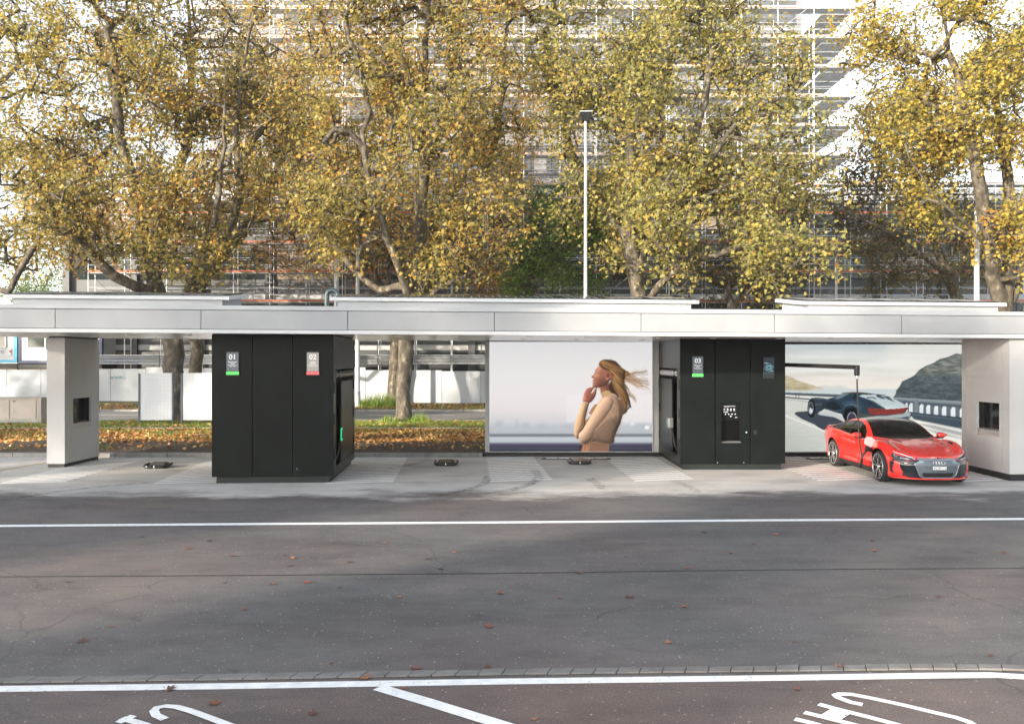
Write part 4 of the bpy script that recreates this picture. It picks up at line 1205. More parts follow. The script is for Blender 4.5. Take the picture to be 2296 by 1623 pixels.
    p.poly([(1275, 785), (1400, 840), (1390, 830), (1330, 775)], (40, 50, 56), 5, .8); p.stroke([(1290, 925), (1420, 918), (1568, 900)], 6, 8, (235, 238, 238))
    p.poly([(1042, 905), (1120, 918), (1300, 928), (1450, 918), (1572, 902), (1530, 962), (1420, 984), (1260, 992), (1110, 1004)], (74, 26, 26), 3)
    for j in range(5):
        for i in range(26):
            x = 1062 + i*19 + (j % 2)*9 + j*6; y = 916 + j*16 + 12*math.sin((x - 1042)/530*math.pi) - max(0, (x - 1450)/120)*10
            if x < 1556 - j*16: p.stroke([(x, y), (x + 10, y + 2)], 6, 6, (206, 84, 70), .9)
    p.poly([(960, 1030), (1120, 1012), (1300, 1008), (1500, 985), (1560, 950), (1604, 985), (1570, 1016), (1440, 1038), (1130, 1026)], (150, 160, 166), 5); p.poly([(950, 960), (1100, 1012), (1180, 1022), (960, 1040)], (84, 84, 70), 10, .8)
    p.stroke([(1420, 1045), (1560, 1050), (1606, 990)], 14, 10, (26, 32, 38))
    p.ell(366, 920, 50, 110, (16, 20, 24), 4); p.ell(358, 915, 34, 78, (128, 138, 144), 5); p.ell(358, 915, 28, 66, (54, 60, 66), 5); p.poly([(345, 900), (370, 930), (385, 915), (380, 965), (350, 985), (335, 950)], (206, 212, 216), 4)
    p.ell(860, 1010, 96, 106, (14, 20, 26), 4); p.ell(866, 1040, 80, 92, (20, 24, 30), 4); p.ell(868, 1045, 60, 84, (150, 158, 166), 5); p.ell(868, 1050, 50, 74, (44, 46, 56), 5); p.poly([(830, 1000), (870, 960), (910, 1040), (870, 1090)], (66, 52, 66), 4)
    p.stroke([(770, 960), (800, 905), (860, 890), (920, 920), (950, 980)], 14, 14, (16, 24, 32)); p.stroke([(762, 930), (800, 880), (870, 868), (940, 890)], 6, 8, (120, 144, 160), .7)
    p.grain(np.ones(p.X.shape), 1.6, 0, 0)
    return p

def poster_wall(pa, pb, ya, yb, D, pic, label, side_frame, ext=.04):
    xa, xb = (pa - 1148) * D / FPX, (pb - 1148) * D / FPX
    zt, zb = CAM_H + (811 - ya) * D / FPX, CAM_H + (811 - yb) * D / FPX
    r = empty("poster_wall", ((xa + xb)/2, D, 0), label, "billboard", w=True)
    MB().box(xa - .12, xb + ext, D + .03, D + .30, .10, zt + .02).build("casing", M_pillar, r)
    MB().box(xa - .14, xb + ext + .02, D - .01, D + .32, 0, zb - .02).build("base", M_black, r)
    MB().box(xa - .12, xb + ext, D + .0, D + .31, zt + .022, zt + .10).build("head", M_black, r)
    pic.build("picture", xa, xb, zb, zt, D, M_print, r)
    f = MB(); f.box(xa - .025, xa, D - .012, D + .03, zb - .02, zt + .02); f.box(xb, xb + .025, D - .012, D + .03, zb - .02, zt + .02); f.box(xa, xb, D - .012, D + .03, zb - .02, zb); f.box(xa, xb, D - .012, D + .03, zt, zt + .02)
    f.build("picture_frame", M_white, r)
    if side_frame: MB().box(xa - .125, xa - .03, D - .02, D + .028, zb - .015, zt + .015).build("side_trim", M_pillar, r)
    return r
poster_wall(1097.3, 1462.5, 766, 1011.5, 24.9, woman_picture(), "lit poster wall showing a woman in a beige jumper with windblown hair", True, .20)
D_ = 24.9
zx = lambda z: (2200 + z * .22648) * .79722
zy = lambda z: (940 + z * .22648) * .79722
poster_wall(zx(-60), zx(2240), zy(126), zy(1453), D_, roadster_picture(), "lit poster wall showing a dark open roadster on a coast road behind the red car", False)

# ------------------------------------------------------------------ the red car (x: right to left side of the picture, nose at y = 0 facing the camera, tail at y = 4.99)
def interp(x, pts):
    """smooth monotone interpolation"""
    xs = np.array([p[0] for p in pts], float); ys = np.array([p[1] for p in pts], float)
    h = np.diff(xs); d = np.diff(ys) / h
    m = np.zeros(len(xs)); m[0], m[-1] = d[0], d[-1]
    for i in range(1, len(xs) - 1):
        m[i] = 0 if d[i-1] * d[i] <= 0 else 2 * d[i-1] * d[i] / (d[i-1] + d[i])
    x = np.clip(np.asarray(x, float), xs[0], xs[-1])
    i = np.clip(np.searchsorted(xs, x) - 1, 0, len(h) - 1)
    t = (x - xs[i]) / h[i]
    return (2*t**3 - 3*t**2 + 1)*ys[i] + (t**3 - 2*t**2 + t)*h[i]*m[i] + (-2*t**3 + 3*t**2)*ys[i+1] + (t**3 - t**2)*h[i]*m[i+1]

def inpoly(X, Y, pts):
    ins = np.zeros(X.shape, bool); n = len(pts)
    for i in range(n):
        x1, y1 = pts[i]; x2, y2 = pts[(i+1) % n]
        if y1 == y2: continue
        ins ^= ((y1 > Y) != (y2 > Y)) & (X < (x2 - x1) * (Y - y1) / (y2 - y1) + x1)
    return ins

def grid_parts(P, cls, mats, root, parents, smooth=True):
    """P: (n, m, 3) points, cls: (n-1, m-1) class names ('' = left out); one mesh per class"""
    n, m, _ = P.shape
    out = {}
    for c in sorted(set(cls.ravel().tolist()) - {''}):
        i, j = np.nonzero(cls == c)
        q = np.stack([i*m + j, (i+1)*m + j, (i+1)*m + j + 1, i*m + j + 1], -1)
        out[c] = (P.reshape(-1, 3), q)
    return out

def mesh_from(name, sets, material, root, thick=0.0, flip=False):
    """join several (points, quads) sets into one mesh, dropping unused points"""
    V, F, n = [], [], 0
    for P, q in sets:
        used, inv = np.unique(q.ravel(), return_inverse=True)
        V.append(P[used]); F.append(inv.reshape(q.shape) + n); n += len(used)
    V = np.concatenate(V); F = np.concatenate(F)
    me = bpy.data.meshes.new(name)
    me.from_pydata(V.tolist(), [], F.tolist())
    bm = bmesh.new(); bm.from_mesh(me)
    bmesh.ops.remove_doubles(bm, verts=bm.verts, dist=.0008)
    bmesh.ops.dissolve_degenerate(bm, dist=.0004, edges=bm.edges)
    bm.normal_update()
    for f in bm.faces:            # every face of the shell looks away from the car's long axis
        c = f.calc_center_median(); ref = Vector((0, min(max(c.y, .95), 4.1), .55))
        if f.normal.dot(c - ref) < 0: f.normal_flip()
        f.smooth = True
    bm.to_mesh(me); bm.free()
    me.materials.append(material)
    o = bpy.data.objects.new(name, me)
    link(o, root)
    if thick:
        so = o.modifiers.new("thickness", 'SOLIDIFY'); so.thickness = thick; so.offset = -1 if not flip else 1
    return o

M_red = mat("red_car_paint", (.70, .028, .020), .25, .10, .04, 1.0, coat=1.0)
def car_paint():
    """lacquer outside, black trim on the inner side of the shell"""
    m = MATS["red_car_paint"]; nt = m.node_tree; N, L = nt.nodes, nt.links
    ge = N.new("ShaderNodeNewGeometry"); df = N.new("ShaderNodeBsdfDiffuse"); df.inputs[0].default_value = (.02, .02, .021, 1)
    ms = N.new("ShaderNodeMixShader")
    L.new(ge.outputs['Backfacing'], ms.inputs[0]); L.new(N["Principled BSDF"].outputs[0], ms.inputs[1]); L.new(df.outputs[0], ms.inputs[2])
    L.new(ms.outputs[0], N["Material Output"].inputs[0])
car_paint()
def tinted_glass():
    m = bpy.data.materials.new("tinted_glass"); m.use_nodes = True
    nt = m.node_tree; N, L = nt.nodes, nt.links; N.remove(N["Principled BSDF"])
    fr = N.new("ShaderNodeFresnel"); fr.inputs[0].default_value = 1.9
    tr = N.new("ShaderNodeBsdfTransparent"); tr.inputs[0].default_value = (.30, .34, .32, 1)
    gl = N.new("ShaderNodeBsdfGlossy"); gl.inputs['Roughness'].default_value = .02
    ms = N.new("ShaderNodeMixShader"); L.new(fr.outputs[0], ms.inputs[0]); L.new(tr.outputs[0], ms.inputs[1]); L.new(gl.outputs[0], ms.inputs[2])
    L.new(ms.outputs[0], N["Material Output"].inputs[0])
    return m
M_glass = tinted_glass()
M_glass_old = mat("dark_car_glass", (.012, .014, .015), .03, 0, .1, 2, spec=.8)
M_mask = mat("grille_grey", (.12, .145, .165), .28, .4, .08, 40)
M_maskbar = mat("grille_bar_grey", (.30, .33, .36), .22, .5, .05, 5)
M_dark = mat("bumper_gloss_dark", (.012, .017, .022), .10, 0, .1, 5)
M_alu = mat("wheel_silver", (.55, .55, .56), .25, .7, .05, 5)
M_lamp = mat("lamp_glass", (.05, .055, .06), .05, .2, .2, 12)
M_chrome = mat("chrome", (.75, .76, .78), .12, .9, .03, 5)
M_roof = mat("black_roof", (.020, .018, .018), .12, 0, .1, 2, coat=.6)
M_tyre_r = mat("tyre_rubber", (.014, .014, .015), .75, 0, .2, 20)

def build_car():
    # position: nose centre at X 9.42, Y 18.72
    root = empty("parked_car", (9.43, 18.72, .004), "glossy red four-door sports car plugged in to charge, black roof", "car", rz=R(-1.0))
    out = np.array([(0, 0), (.12, .004), (.25, .018), (.42, .06), (.58, .135), (.72, .235), (.83, .36), (.905, .52), (.948, .70), (.972, .93), (.968, 1.15), (.945, 1.5), (.935, 2.0), (.935, 2.6), (.945, 3.1), (.972, 3.55), (.985, 3.83), (.975, 4.15), (.93, 4.5), (.84, 4.75), (.68, 4.89), (.4, 4.97), (0, 4.99)])
    # dense plan outline by arc length
    d = np.concatenate([[0], np.cumsum(np.hypot(*np.diff(out, axis=0).T))])
    S = np.concatenate([np.linspace(0, 1.7, 260), np.linspace(1.7, d[-1], 260)[1:]])
    W = interp(S, list(zip(d, out[:, 0]))); L = interp(S, list(zip(d, out[:, 1])))
    # shoulder height along the plan outline and sill height
    zs_pts = [(0, .632), (.12, .636), (.3, .66), (.5, .72), (.7, .785), (.93, .835), (1.2, .855), (1.5, .85), (2.0, .862), (2.6, .885), (3.1, .91), (3.5, .945), (3.83, .965), (4.2, .975), (4.7, .985), (4.99, .96)]
    zs = interp(L, zs_pts)
    # nose rises a little from centre to lamp along the front
    zb = interp(L, [(0, .17), (.5, .165), (1.4, .19), (3.3, .19), (4.2, .22), (4.99, .28)])
    V = np.linspace(0, 1, 120)
    # inward offset over height: bumper tucks in at the bottom, doors pinch under the shoulder
    def inset(v, Ls):
        front = interp(v, [(0, .05), (.1, .018), (.3, .0), (.62, .0), (.8, .012), (.93, .045), (1, .10)])
        side = interp(v, [(0, .055), (.12, .03), (.3, .045), (.5, .02), (.72, 0.0), (.88, .008), (1, .045)])
        t = np.clip((Ls - .3) / .8, 0, 1)
        return front * (1 - t) + side * t
    dS = np.gradient(W, S), np.gradient(L, S)
    nx, ny = dS[1], -dS[0]            # outward normal of the plan outline (right half)
    nl = np.hypot(nx, ny); nx, ny = nx / nl, ny / nl
    ins = np.array([[inset(v, l) for v in V] for l in L]) if False else np.stack([inset(V, l) for l in L])
    Z = zb[:, None] + (zs - zb)[:, None] * V[None, :]
    PX = W[:, None] - nx[:, None] * ins
    PX = np.maximum(PX, 0)
    PY = L[:, None] - ny[:, None] * ins
    A = np.stack([PX, PY, Z], -1)
    # classes on the lower surface by arc length and height, and wheel arches by length and height
    Sm = ((S[:-1] + S[1:]) / 2)[:, None] + 0 * V[None, :-1]
    Zm = (Z[:-1, :-1] + Z[1:, 1:]) / 2
    Ym = (PY[:-1, :-1] + PY[1:, 1:]) / 2
    cls = np.full(Sm.shape, 'body', dtype='U12')
    mask_poly = [(0, .70), (.38, .585), (.50, .515), (.40, .24), (.36, .19), (0, .19)]
    cls[inpoly(Sm, Zm, [(0, .595), (.44, .60), (.62, .565), (1.0, .60), (.98, .55), (.82, .53), (.80, .40), (.74, .30), (.76, .235), (.60, .20), (0, .185)])] = 'dark'
    cls[inpoly(Sm, Zm, [(0, .575), (.36, .575), (.50, .50), (.40, .24), (.36, .20), (0, .20)])] = 'mask'
    cls[inpoly(Sm, Zm, [(0, .70), (.30, .70), (.455, .606), (.40, .578), (0, .586)])] = 'bar'
    cls[inpoly(Sm, Zm, [(0, .318), (.345, .318), (.315, .215), (0, .215)])] = 'intake'
    cls[inpoly(Sm, Zm, [(.455, .605), (.62, .655), (.86, .715), (1.06, .755), (1.04, .625), (.92, .59), (.62, .572)])] = 'lamp'
    cls[inpoly(Sm, Zm, [(.93, .53), (1.06, .54), (1.055, .30), (.93, .265), (.99, .36)])] = 'vent'
    for (ax, ar) in ((.93, .405), (3.83, .405)):
        cls[(Ym - ax)**2 + (Zm - .365)**2 < ar**2] = ''
    cls[(Sm > 1.9) & (Zm < .275) & (Ym < 3.5) & (Ym > 1.25) & (cls == 'body')] = 'skirt'
    cls[(Ym > 4.6) & (Zm < .45)] = 'valance'
    # ---- upper surface: stations along y, from the shoulder to the centre line
    T = np.concatenate([np.linspace(0, .1, 14)[1:]**1.0, np.linspace(.1, 4.99, 300)[1:]])
    T = np.concatenate([[0.0005], T])
    # shoulder half-width at each station from the top row of the lower surface
    k = np.argsort(A[:, -1, 1]); ordY = A[:, -1, 1]
    # use the monotone part
    wsh = interp(T, list(zip(np.maximum.accumulate(ordY) + np.arange(len(ordY))*1e-7, A[:, -1, 0])))
    zsh = interp(T, list(zip(np.maximum.accumulate(ordY) + np.arange(len(ordY))*1e-7, A[:, -1, 2])))
    zc = interp(T, [(0, .635), (.06, .652), (.15, .675), (.35, .735), (.6, .80), (.9, .855), (1.2, .90), (1.45, .935), (1.6, .97), (1.9, 1.12), (2.2, 1.25), (2.45, 1.325), (2.7, 1.36), (3.0, 1.37), (3.3, 1.35), (3.7, 1.28), (4.1, 1.175), (4.45, 1.075), (4.7, 1.03), (4.9, 1.03), (4.99, 1.0)])
    zr = interp(T, [(0, .63), (1.35, .86), (1.62, .90), (1.85, .985), (2.15, 1.145), (2.4, 1.24), (2.65, 1.292), (3.0, 1.305), (3.4, 1.275), (3.8, 1.205), (4.2, 1.105), (4.5, 1.035), (4.7, 1.01), (4.99, .985)])
    wr = interp(T, [(0, 1), (1.35, .82), (1.62, .80), (2.0, .715), (2.4, .635), (2.8, .60), (3.3, .59), (3.8, .60), (4.2, .64), (4.6, .72), (4.99, .7)])
    U = np.linspace(0, 1, 78)
    B = np.zeros((len(T), len(U), 3))
    for a, t in enumerate(T):
        hood = np.clip((1.75 - t) / .40, 0, 1); hood = hood*hood*(3 - 2*hood)
        w, z0, z1 = wsh[a], zsh[a], zc[a]
        # hood profile: fender crown, shallow valley, centre bulge
        s = U
        wh = w * (1 - s)
        f = np.clip(t / .9, 0, 1)
        base = z0 + (z1 - z0) * np.sin(np.pi/2 * np.clip(s, 0, 1))**1.1
        crown = .050 * f * np.exp(-((s - .13) / .10)**2) - .012 * f * np.exp(-((s - .33)/.09)**2) + .010 * f * np.exp(-((s - .52)/.10)**2)
        edge = .03 * np.clip(s / .05, 0, 1)**.6 * np.clip(1 - np.abs(t - 0.0)*0, 0, 1)
        zh = base + crown * np.clip(s / .04, 0, 1) + edge * min(1, t / .25)* (1 - s)
        # cabin profile: shoulder, belt, glass up to the rail, crowned roof
        belt_w, belt_z = w - .055, z0 + .045
        rw, rz_ = min(wr[a], belt_w - .02), max(zr[a], belt_z + .012)
        cx = np.interp(U, [0, .05, .12, .50, .56, 1.0], [w, w - .02, belt_w, rw, rw - .05, 0])
        cz = np.interp(U, [0, .05, .12, .50], [z0, z0 + .025, belt_z, rz_])
        gl = np.clip((U - .12) / .38, 0, 1)
        cx = np.where((U > .12) & (U < .50), belt_w + (rw - belt_w) * (gl + .16 * np.sin(np.pi * gl) * -1 * .45), cx)
        g2 = np.clip((U - .50) / .50, 0, 1)
        roofz = rz_ + (max(z1, rz_) - rz_) * np.sin(np.pi/2 * g2)**.62
        cz = np.where(U >= .50, roofz, cz)
        cx = np.where(U >= .50, rw * (1 - g2), cx)
        B[a, :, 0] = wh * hood + cx * (1 - hood)
        B[a, :, 2] = zh * hood + cz * (1 - hood)
        B[a, :, 1] = t
    Tm = ((T[:-1] + T[1:]) / 2)[:, None] + 0 * U[None, :-1]
    Um = ((U[:-1] + U[1:]) / 2)[None, :] + 0 * Tm
    Zu = (B[:-1, :-1, 2] + B[1:, 1:, 2]) / 2; Xu = (B[:-1, :-1, 0] + B[1:, 1:, 0]) / 2
    cu = np.full(Tm.shape, 'body', dtype='U12')
    cu[(Um > .55) & (Tm > 2.42) & (Tm < 3.55)] = 'roof'
    cu[(Um > .555) & (Tm >= 3.55) & (Tm < 4.42)] = 'rear'
    # windscreen between the pillars
    ws_front = 1.50 + .42 * np.clip(Xu / .80, 0, 1)**2.2
    ws_back = 2.42 + 0.02 * Xu
    cu[(Um > .535) & (Tm > ws_front) & (Tm < ws_back)] = 'screen'
    # side glass outline in side view
    side = [(1.98, .905), (2.10, 1.045), (2.32, 1.165), (2.60, 1.240), (3.0, 1.258), (3.4, 1.232), (3.75, 1.165), (4.08, 1.055), (3.98, 1.01), (3.4, .955), (2.7, .915)]
    sg = inpoly(Tm, Zu, side) & (Um > .125) & (Um < .50)
    cu[sg] = 'sideglass'
    cu[sg & (((Tm > 2.98) & (Tm < 3.06)))] = 'pillar'
    rim = inpoly(Tm, Zu, [(1.94, .893), (2.08, 1.058), (2.31, 1.18), (2.60, 1.256), (3.0, 1.274), (3.4, 1.248), (3.77, 1.178), (4.14, 1.05), (4.0, .995), (3.4, .94), (2.7, .90)]) & (Um > .11) & (Um < .50) & ~sg
    cu[rim] = 'pillar'
    # cowl strip between hood and screen
    cu[(Um > .535) & (Tm > ws_front - .07) & (Tm <= ws_front)] = 'cowl'
    gA = grid_parts(A, cls, None, root, None); gB = grid_parts(B, cu, None, root, None)
    def both(keys, sides=(1, -1), srcs=(gA, gB)):
        res = []
        for g in srcs:
            for kx in keys:
                if kx in g:
                    Pp, q = g[kx]
                    for s_ in sides:
                        res.append((Pp * np.array([s_, 1, 1]), q))
        return res
    body = mesh_from("body", both(['body']), M_red, root)
    mesh_from("roof", both(['roof']), M_roof, root)
    mesh_from("rear_window", both(['rear']), M_glass, root)
    mesh_from("windscreen", both(['screen']), M_glass, root)
    mesh_from("rear_valance", both(['valance']), M_black, root)
    mesh_from("scuttle_panel", both(['cowl']), M_black, root)
    mesh_from("window_trim", both(['pillar']), M_black, root)
    for s_ in (1, -1):
        mesh_from("side_window", both(['sideglass'], (s_,)), M_glass, root)
        mesh_from("side_skirt", both(['skirt'], (s_,)), M_black, root)
        hl = mesh_from("headlight", both(['lamp'], (s_,)), M_lamp, root)
        mesh_from("side_vent", both(['vent'], (s_,)), M_black, root)
        # bright signature inside the lamp
        def onfront(sv, zv, off):
            w_, l_ = float(interp(sv, list(zip(d, out[:, 0])))), float(interp(sv, list(zip(d, out[:, 1]))))
            i = int(np.argmin(abs(S - sv))); vv = np.clip((zv - zb[i]) / (zs[i] - zb[i]), 0, 1); q = float(inset(np.array([vv]), L[i])[0]) - off
            return Vector((s_ * (w_ - nx[i]*q), l_ - ny[i]*q, zv))
        b = MB()
        b.tube([onfront(t, zz, .004) for t, zz in ((.49, .604), (.62, .645), (.76, .685), (.90, .715), (1.03, .742))], .010, 6)
        b.build("light_blade", M_chrome, hl)
        b = MB()
        b.tube([onfront(t, zz, .006) for t, zz in ((.60, .598), (.70, .606), (.82, .620))], .016, 6)
        b.tube([onfront(t, zz, .006) for t, zz in ((.88, .640), (.96, .655), (1.0, .70))], .016, 6)
        b.build("lens", mat("lamp_lens", (.35, .38, .42), .08, .6, .2, 20), hl)
        # intake slats at the corners
        b = MB()
        for zz in (.235, .265, .295):
            b.tube([onfront(t, zz, .006) for t in (.50, .58, .66, .74)], .007, 6)
        b.build("intake_slat", M_dark, root)
    mesh_from("front_bumper_insert", both(['dark']), M_dark, root)
    gr = mesh_from("grille", both(['mask']), M_mask, root)
    mesh_from("grille_bar", both(['bar']), M_maskbar, gr)
    mesh_from("intake", both(['intake']), M_black, gr)
    def yfront(x, z, off):
        sv = float(np.interp(abs(x), W[:260], S[:260]))
        l_ = float(interp(sv, list(zip(d, out[:, 1]))))
        i = int(np.argmin(abs(S - sv))); vv = np.clip((z - zb[i]) / (zs[i] - zb[i]), 0, 1)
        return l_ + float(inset(np.array([vv]), L[i])[0]) * -ny[i] - off
    # bright lower frame and upper chevrons of the mask
    b = MB()
    for s_ in (1, -1):
        b.tube([(s_ * x, yfront(x, z, .004), z) for x, z in ((0, .203), (.20, .203), (.34, .205), (.40, .26), (.46, .42), (.49, .505), (.42, .55), (.36, .585))], .011, 6)
    b.build("frame_trim", M_maskbar, gr)
    b = MB()
    for s_ in (1, -1):
        q = [(.49, .512), (.37, .590), (.30, .560), (.34, .530)]
        b.slab([(s_ * x, yfront(x, z, .001), z) for x, z in (q if s_ > 0 else q[::-1])], (0, -.012, 0))
    q = [(-.30, .560), (-.30, .578), (.30, .578), (.30, .560), (.30, .535), (-.30, .535)]
    b.build("chevron", M_maskbar, gr)
    # honeycomb pattern of the mask as shallow ribs
    b = MB()
    for r_ in range(5):
        z = .335 + r_ * .04
        pts = []
        for kx in range(-11, 12):
            x = kx * .036
            if abs(x) > .42 - (.50 - z) * .2: continue
            zz = z + (.012 if (kx + r_) % 2 else -.012)
            pts.append((x, yfront(x, zz, .003), zz))
        b.tube(pts, .004, 5)
    b.build("mesh_pattern", M_maskbar, gr)
    # rings
    b = MB()
    for kx in range(4):
        cx = (kx - 1.5) * .060
        b.tube([(cx + .041*math.cos(t), yfront(cx, .535, .022), .535 + .041*math.sin(t)) for t in [2*math.pi*q/28 for q in range(29)]], .0062, 8)
    b.build("badge", M_chrome, gr)
    # plate
    yp = yfront(.0, .425, .03)
    pm = MB().box(-.155, .155, yp - .006, yp + .006, .383, .467).build("licence_plate", mat("plate_black", (.03, .03, .03), .4), root)
    MB().box(-.15, .15, yp - .010, yp - .0065, .388, .462).build("plate_face", mat("plate_white", (.70, .70, .69), .4, 0, .03), pm)
    text_mesh("plate_text", "AG·234 113", .069, frame_of((0, yp - .0105, .425), (1, 0, 0)), mat("plate_ink", (.01, .01, .01), .6), pm, extrude=.0008, xs=.78)
    # front lip, black underside
    b = MB()
    lip = []
    for s_ in np.linspace(-1.02, 1.02, 41):
        w_, l_ = float(interp(abs(s_), list(zip(d, out[:, 0])))), float(interp(abs(s_), list(zip(d, out[:, 1]))))
        lip.append((math.copysign(w_ * .985, s_), l_ + .015, .172))
    b.tube(lip, .016, 8)
    b.build("front_lip", M_red, root)
    b = MB(); b.prism([(-.80, .45), (.80, .45), (.88, 1.4), (.88, 4.5), (.7, 4.85), (-.7, 4.85), (-.88, 4.5), (-.88, 1.4)], .15, .21)
    b.build("underbody", M_black, root)
    # wheel-arch liners
    for ay in (.93, 3.83):
        for s_ in (1, -1):
            b = MB(); pts = []
            n = 24
            vs, fs = [], []
            for q in range(n + 1):
                a = math.pi * q / n - .25 * (1 - 2*q/n) * 0
                for xx in (.93, .52):
                    vs.append((s_ * xx, ay + .405*math.cos(a), .35 + .405*math.sin(a)))
            for q in range(n): fs.append((2*q, 2*q+1, 2*q+3, 2*q+2))
            b.add(vs, fs, True); b.add([(s_*.52, ay + .405*math.cos(math.pi*q/n), .35 + .405*math.sin(math.pi*q/n)) for q in range(n+1)], [tuple(range(n+1))])
            b.build("arch_liner", M_black, root)
    # cabin filling so the glass reads as deep: seats, dashboard
    b = MB(); b.hexa([(-.70, 1.62, .80), (.70, 1.62, .80), (.70, 2.15, .80), (-.70, 2.15, .80)], [(-.66, 1.66, .90), (.66, 1.66, .90), (.66, 2.1, .97), (-.66, 2.1, .97)]); b.build("dashboard", M_black, root)
    MB().box(-.82, .82, 1.55, 4.5, .30, .34).build("cabin_floor", M_black, root)
    M_seat = mat("seat_dark", (.03, .03, .032), .6, 0, .2, 5)
    for sx_c in (-.38, .38):
        for y0, zt_ in ((2.45, 1.02), (3.35, .98)):
            b = MB(); b.hexa([(sx_c - .25, y0, .40), (sx_c + .25, y0, .40), (sx_c + .25, y0 + .55, .38), (sx_c - .25, y0 + .55, .38)], [(sx_c - .25, y0, .56), (sx_c + .25, y0, .56), (sx_c + .25, y0 + .55, .52), (sx_c - .25, y0 + .55, .52)])
            st = b.build("seat", M_seat, root, bevel=.05)
            b = MB(); b.hexa([(sx_c - .24, y0 + .42, .50), (sx_c + .24, y0 + .42, .50), (sx_c + .24, y0 + .58, .50), (sx_c - .24, y0 + .58, .50)], [(sx_c - .19, y0 + .66, zt_), (sx_c + .19, y0 + .66, zt_), (sx_c + .19, y0 + .76, zt_), (sx_c - .19, y0 + .76, zt_)])
            b.build("seat_back", M_seat, st, bevel=.05)
            MB().box(sx_c - .12, sx_c + .12, y0 + .68, y0 + .78, zt_ + .02, zt_ + .16).build("headrest", M_seat, st, bevel=.04)
    b = MB(); b.tube([(.38 + .17*math.cos(t), 2.16 + .05*math.sin(t), .92 + .16*math.sin(t)) for t in [2*math.pi*q/20 for q in range(21)]], .014, 6); b.build("steering_wheel", M_black, root)
    # wheels
    def wheel(px, py, s_):
        w = MB(); w.lathe([(-.118, .20), (-.122, .30), (-.118, .338), (-.09, .354), (.09, .354), (.118, .338), (.122, .305), (.120, .288), (.112, .284)], (0, 0, 0), 'x', 48)
        o = bpy.data.objects.new("wheel", None); link(o, root)
        o.location = (px, py, .352); o.rotation_euler = (0, 0, 0)
        w.build("tyre", M_tyre_r, o)
        r = MB(); r.lathe([(s_*.05, .0), (s_*.05, .10), (s_*.03, .24), (s_*.06, .268), (s_*.115, .285), (s_*.124, .292), (s_*.124, .280), (s_*.10, .274)], (0, 0, 0), 'x', 48)
        r.build("rim", mat("rim_black", (.02, .02, .022), .3, .4, .1, 8), o)
        sp = MB()
        for k5 in range(5):
            for side_, tw in ((-1, .10), (1, .30)):
                a0 = 2*math.pi*k5/5 + .2; a1 = a0 + side_ * .24 + .12
                p0 = Vector((s_*.118, .045*math.cos(a0), .045*math.sin(a0))); p1 = Vector((s_*.124, .280*math.cos(a1), .278*math.sin(a1)))
                dd = (p1 - p0).normalized(); nn = Vector((dd.y*0, -dd.z, dd.y)).normalized() * (.006 if side_ > 0 else .010)
                lo = [p0 - nn*.9, p0 + nn*.9, p1 + nn*1.25, p1 - nn*1.25]
                offv = Vector((-s_*.012, 0, 0))
                sp.slab([v for v in lo] if s_ > 0 else lo[::-1], offv)
        sp.lathe([(s_*.085, 0), (s_*.122, 0.0), (s_*.122, .032), (s_*.118, .045), (s_*.085, .05)], (0, 0, 0), 'x', 24)
        rg = MB(); rg.lathe([(s_*.116, .276), (s_*.129, .280), (s_*.129, .289), (s_*.116, .292)], (0, 0, 0), 'x', 48)
        sp.add(rg.v, rg.f, True)
        sp.build("spoke", M_alu, o)
        dk = MB(); dk.lathe([(s_*.02, .0), (s_*.02, .19), (s_*.028, .19), (s_*.028, 0)], (0, 0, 0), 'x', 36)
        dk.build("brake_disc", mat("disc_steel", (.10, .10, .10), .4, .5, .1, 8), o)
        return o
    for (ax, s_) in ((.93, -1), (.93, 1), (3.83, -1), (3.83, 1)):
        wheel(s_ * .838, ax, s_)
    # mirrors
    for s_ in (1, -1):
        m_ = MB()
        n, k = 20, 12
        vs, fs = [], []
        for i in range(k + 1):
            a = math.pi * i / k
            for j in range(n):
                t = 2*math.pi*j/n
                x = .125*math.cos(a); rr = math.sin(a)**.8
                taper = 1 - .28 * math.cos(a) * -1 * (-1)
                vs.append((s_*(1.04 + x), 2.02 + .085*rr*math.cos(t)*(1 if math.cos(t) < 0 else .55), .985 + .062*rr*math.sin(t)*taper + .02*math.cos(a)*-1*0))
        for i in range(k):
            for j in range(n): fs.append((i*n + j, i*n + (j+1) % n, (i+1)*n + (j+1) % n, (i+1)*n + j))
        if s_ > 0: fs = [q[::-1] for q in fs]
        m_.add(vs, fs, True)
        mo = m_.build("mirror", M_red, root)
        MB().hexa(*([(min(s_*.86, s_*1.06), 1.99, .90), (max(s_*.86, s_*1.06), 1.99, .90), (max(s_*.86, s_*1.06), 2.06, .90), (min(s_*.86, s_*1.06), 2.06, .90)], [(min(s_*.90, s_*1.10), 1.97, .945), (max(s_*.90, s_*1.10), 1.97, .945), (max(s_*.90, s_*1.10), 2.07, .945), (min(s_*.90, s_*1.10), 2.07, .945)])).build("mirror_foot", M_black, mo, bevel=.012)
    # door shut lines and handles on both sides
    def yside(yv, zv, off=.002):
        i = int(np.argmin(abs(L - yv) + 10*(S < 1.2))); vv = np.clip((zv - zb[i]) / (zs[i] - zb[i]), 0, 1)
        return W[i] - nx[i]*float(inset(np.array([vv]), L[i])[0]) + off
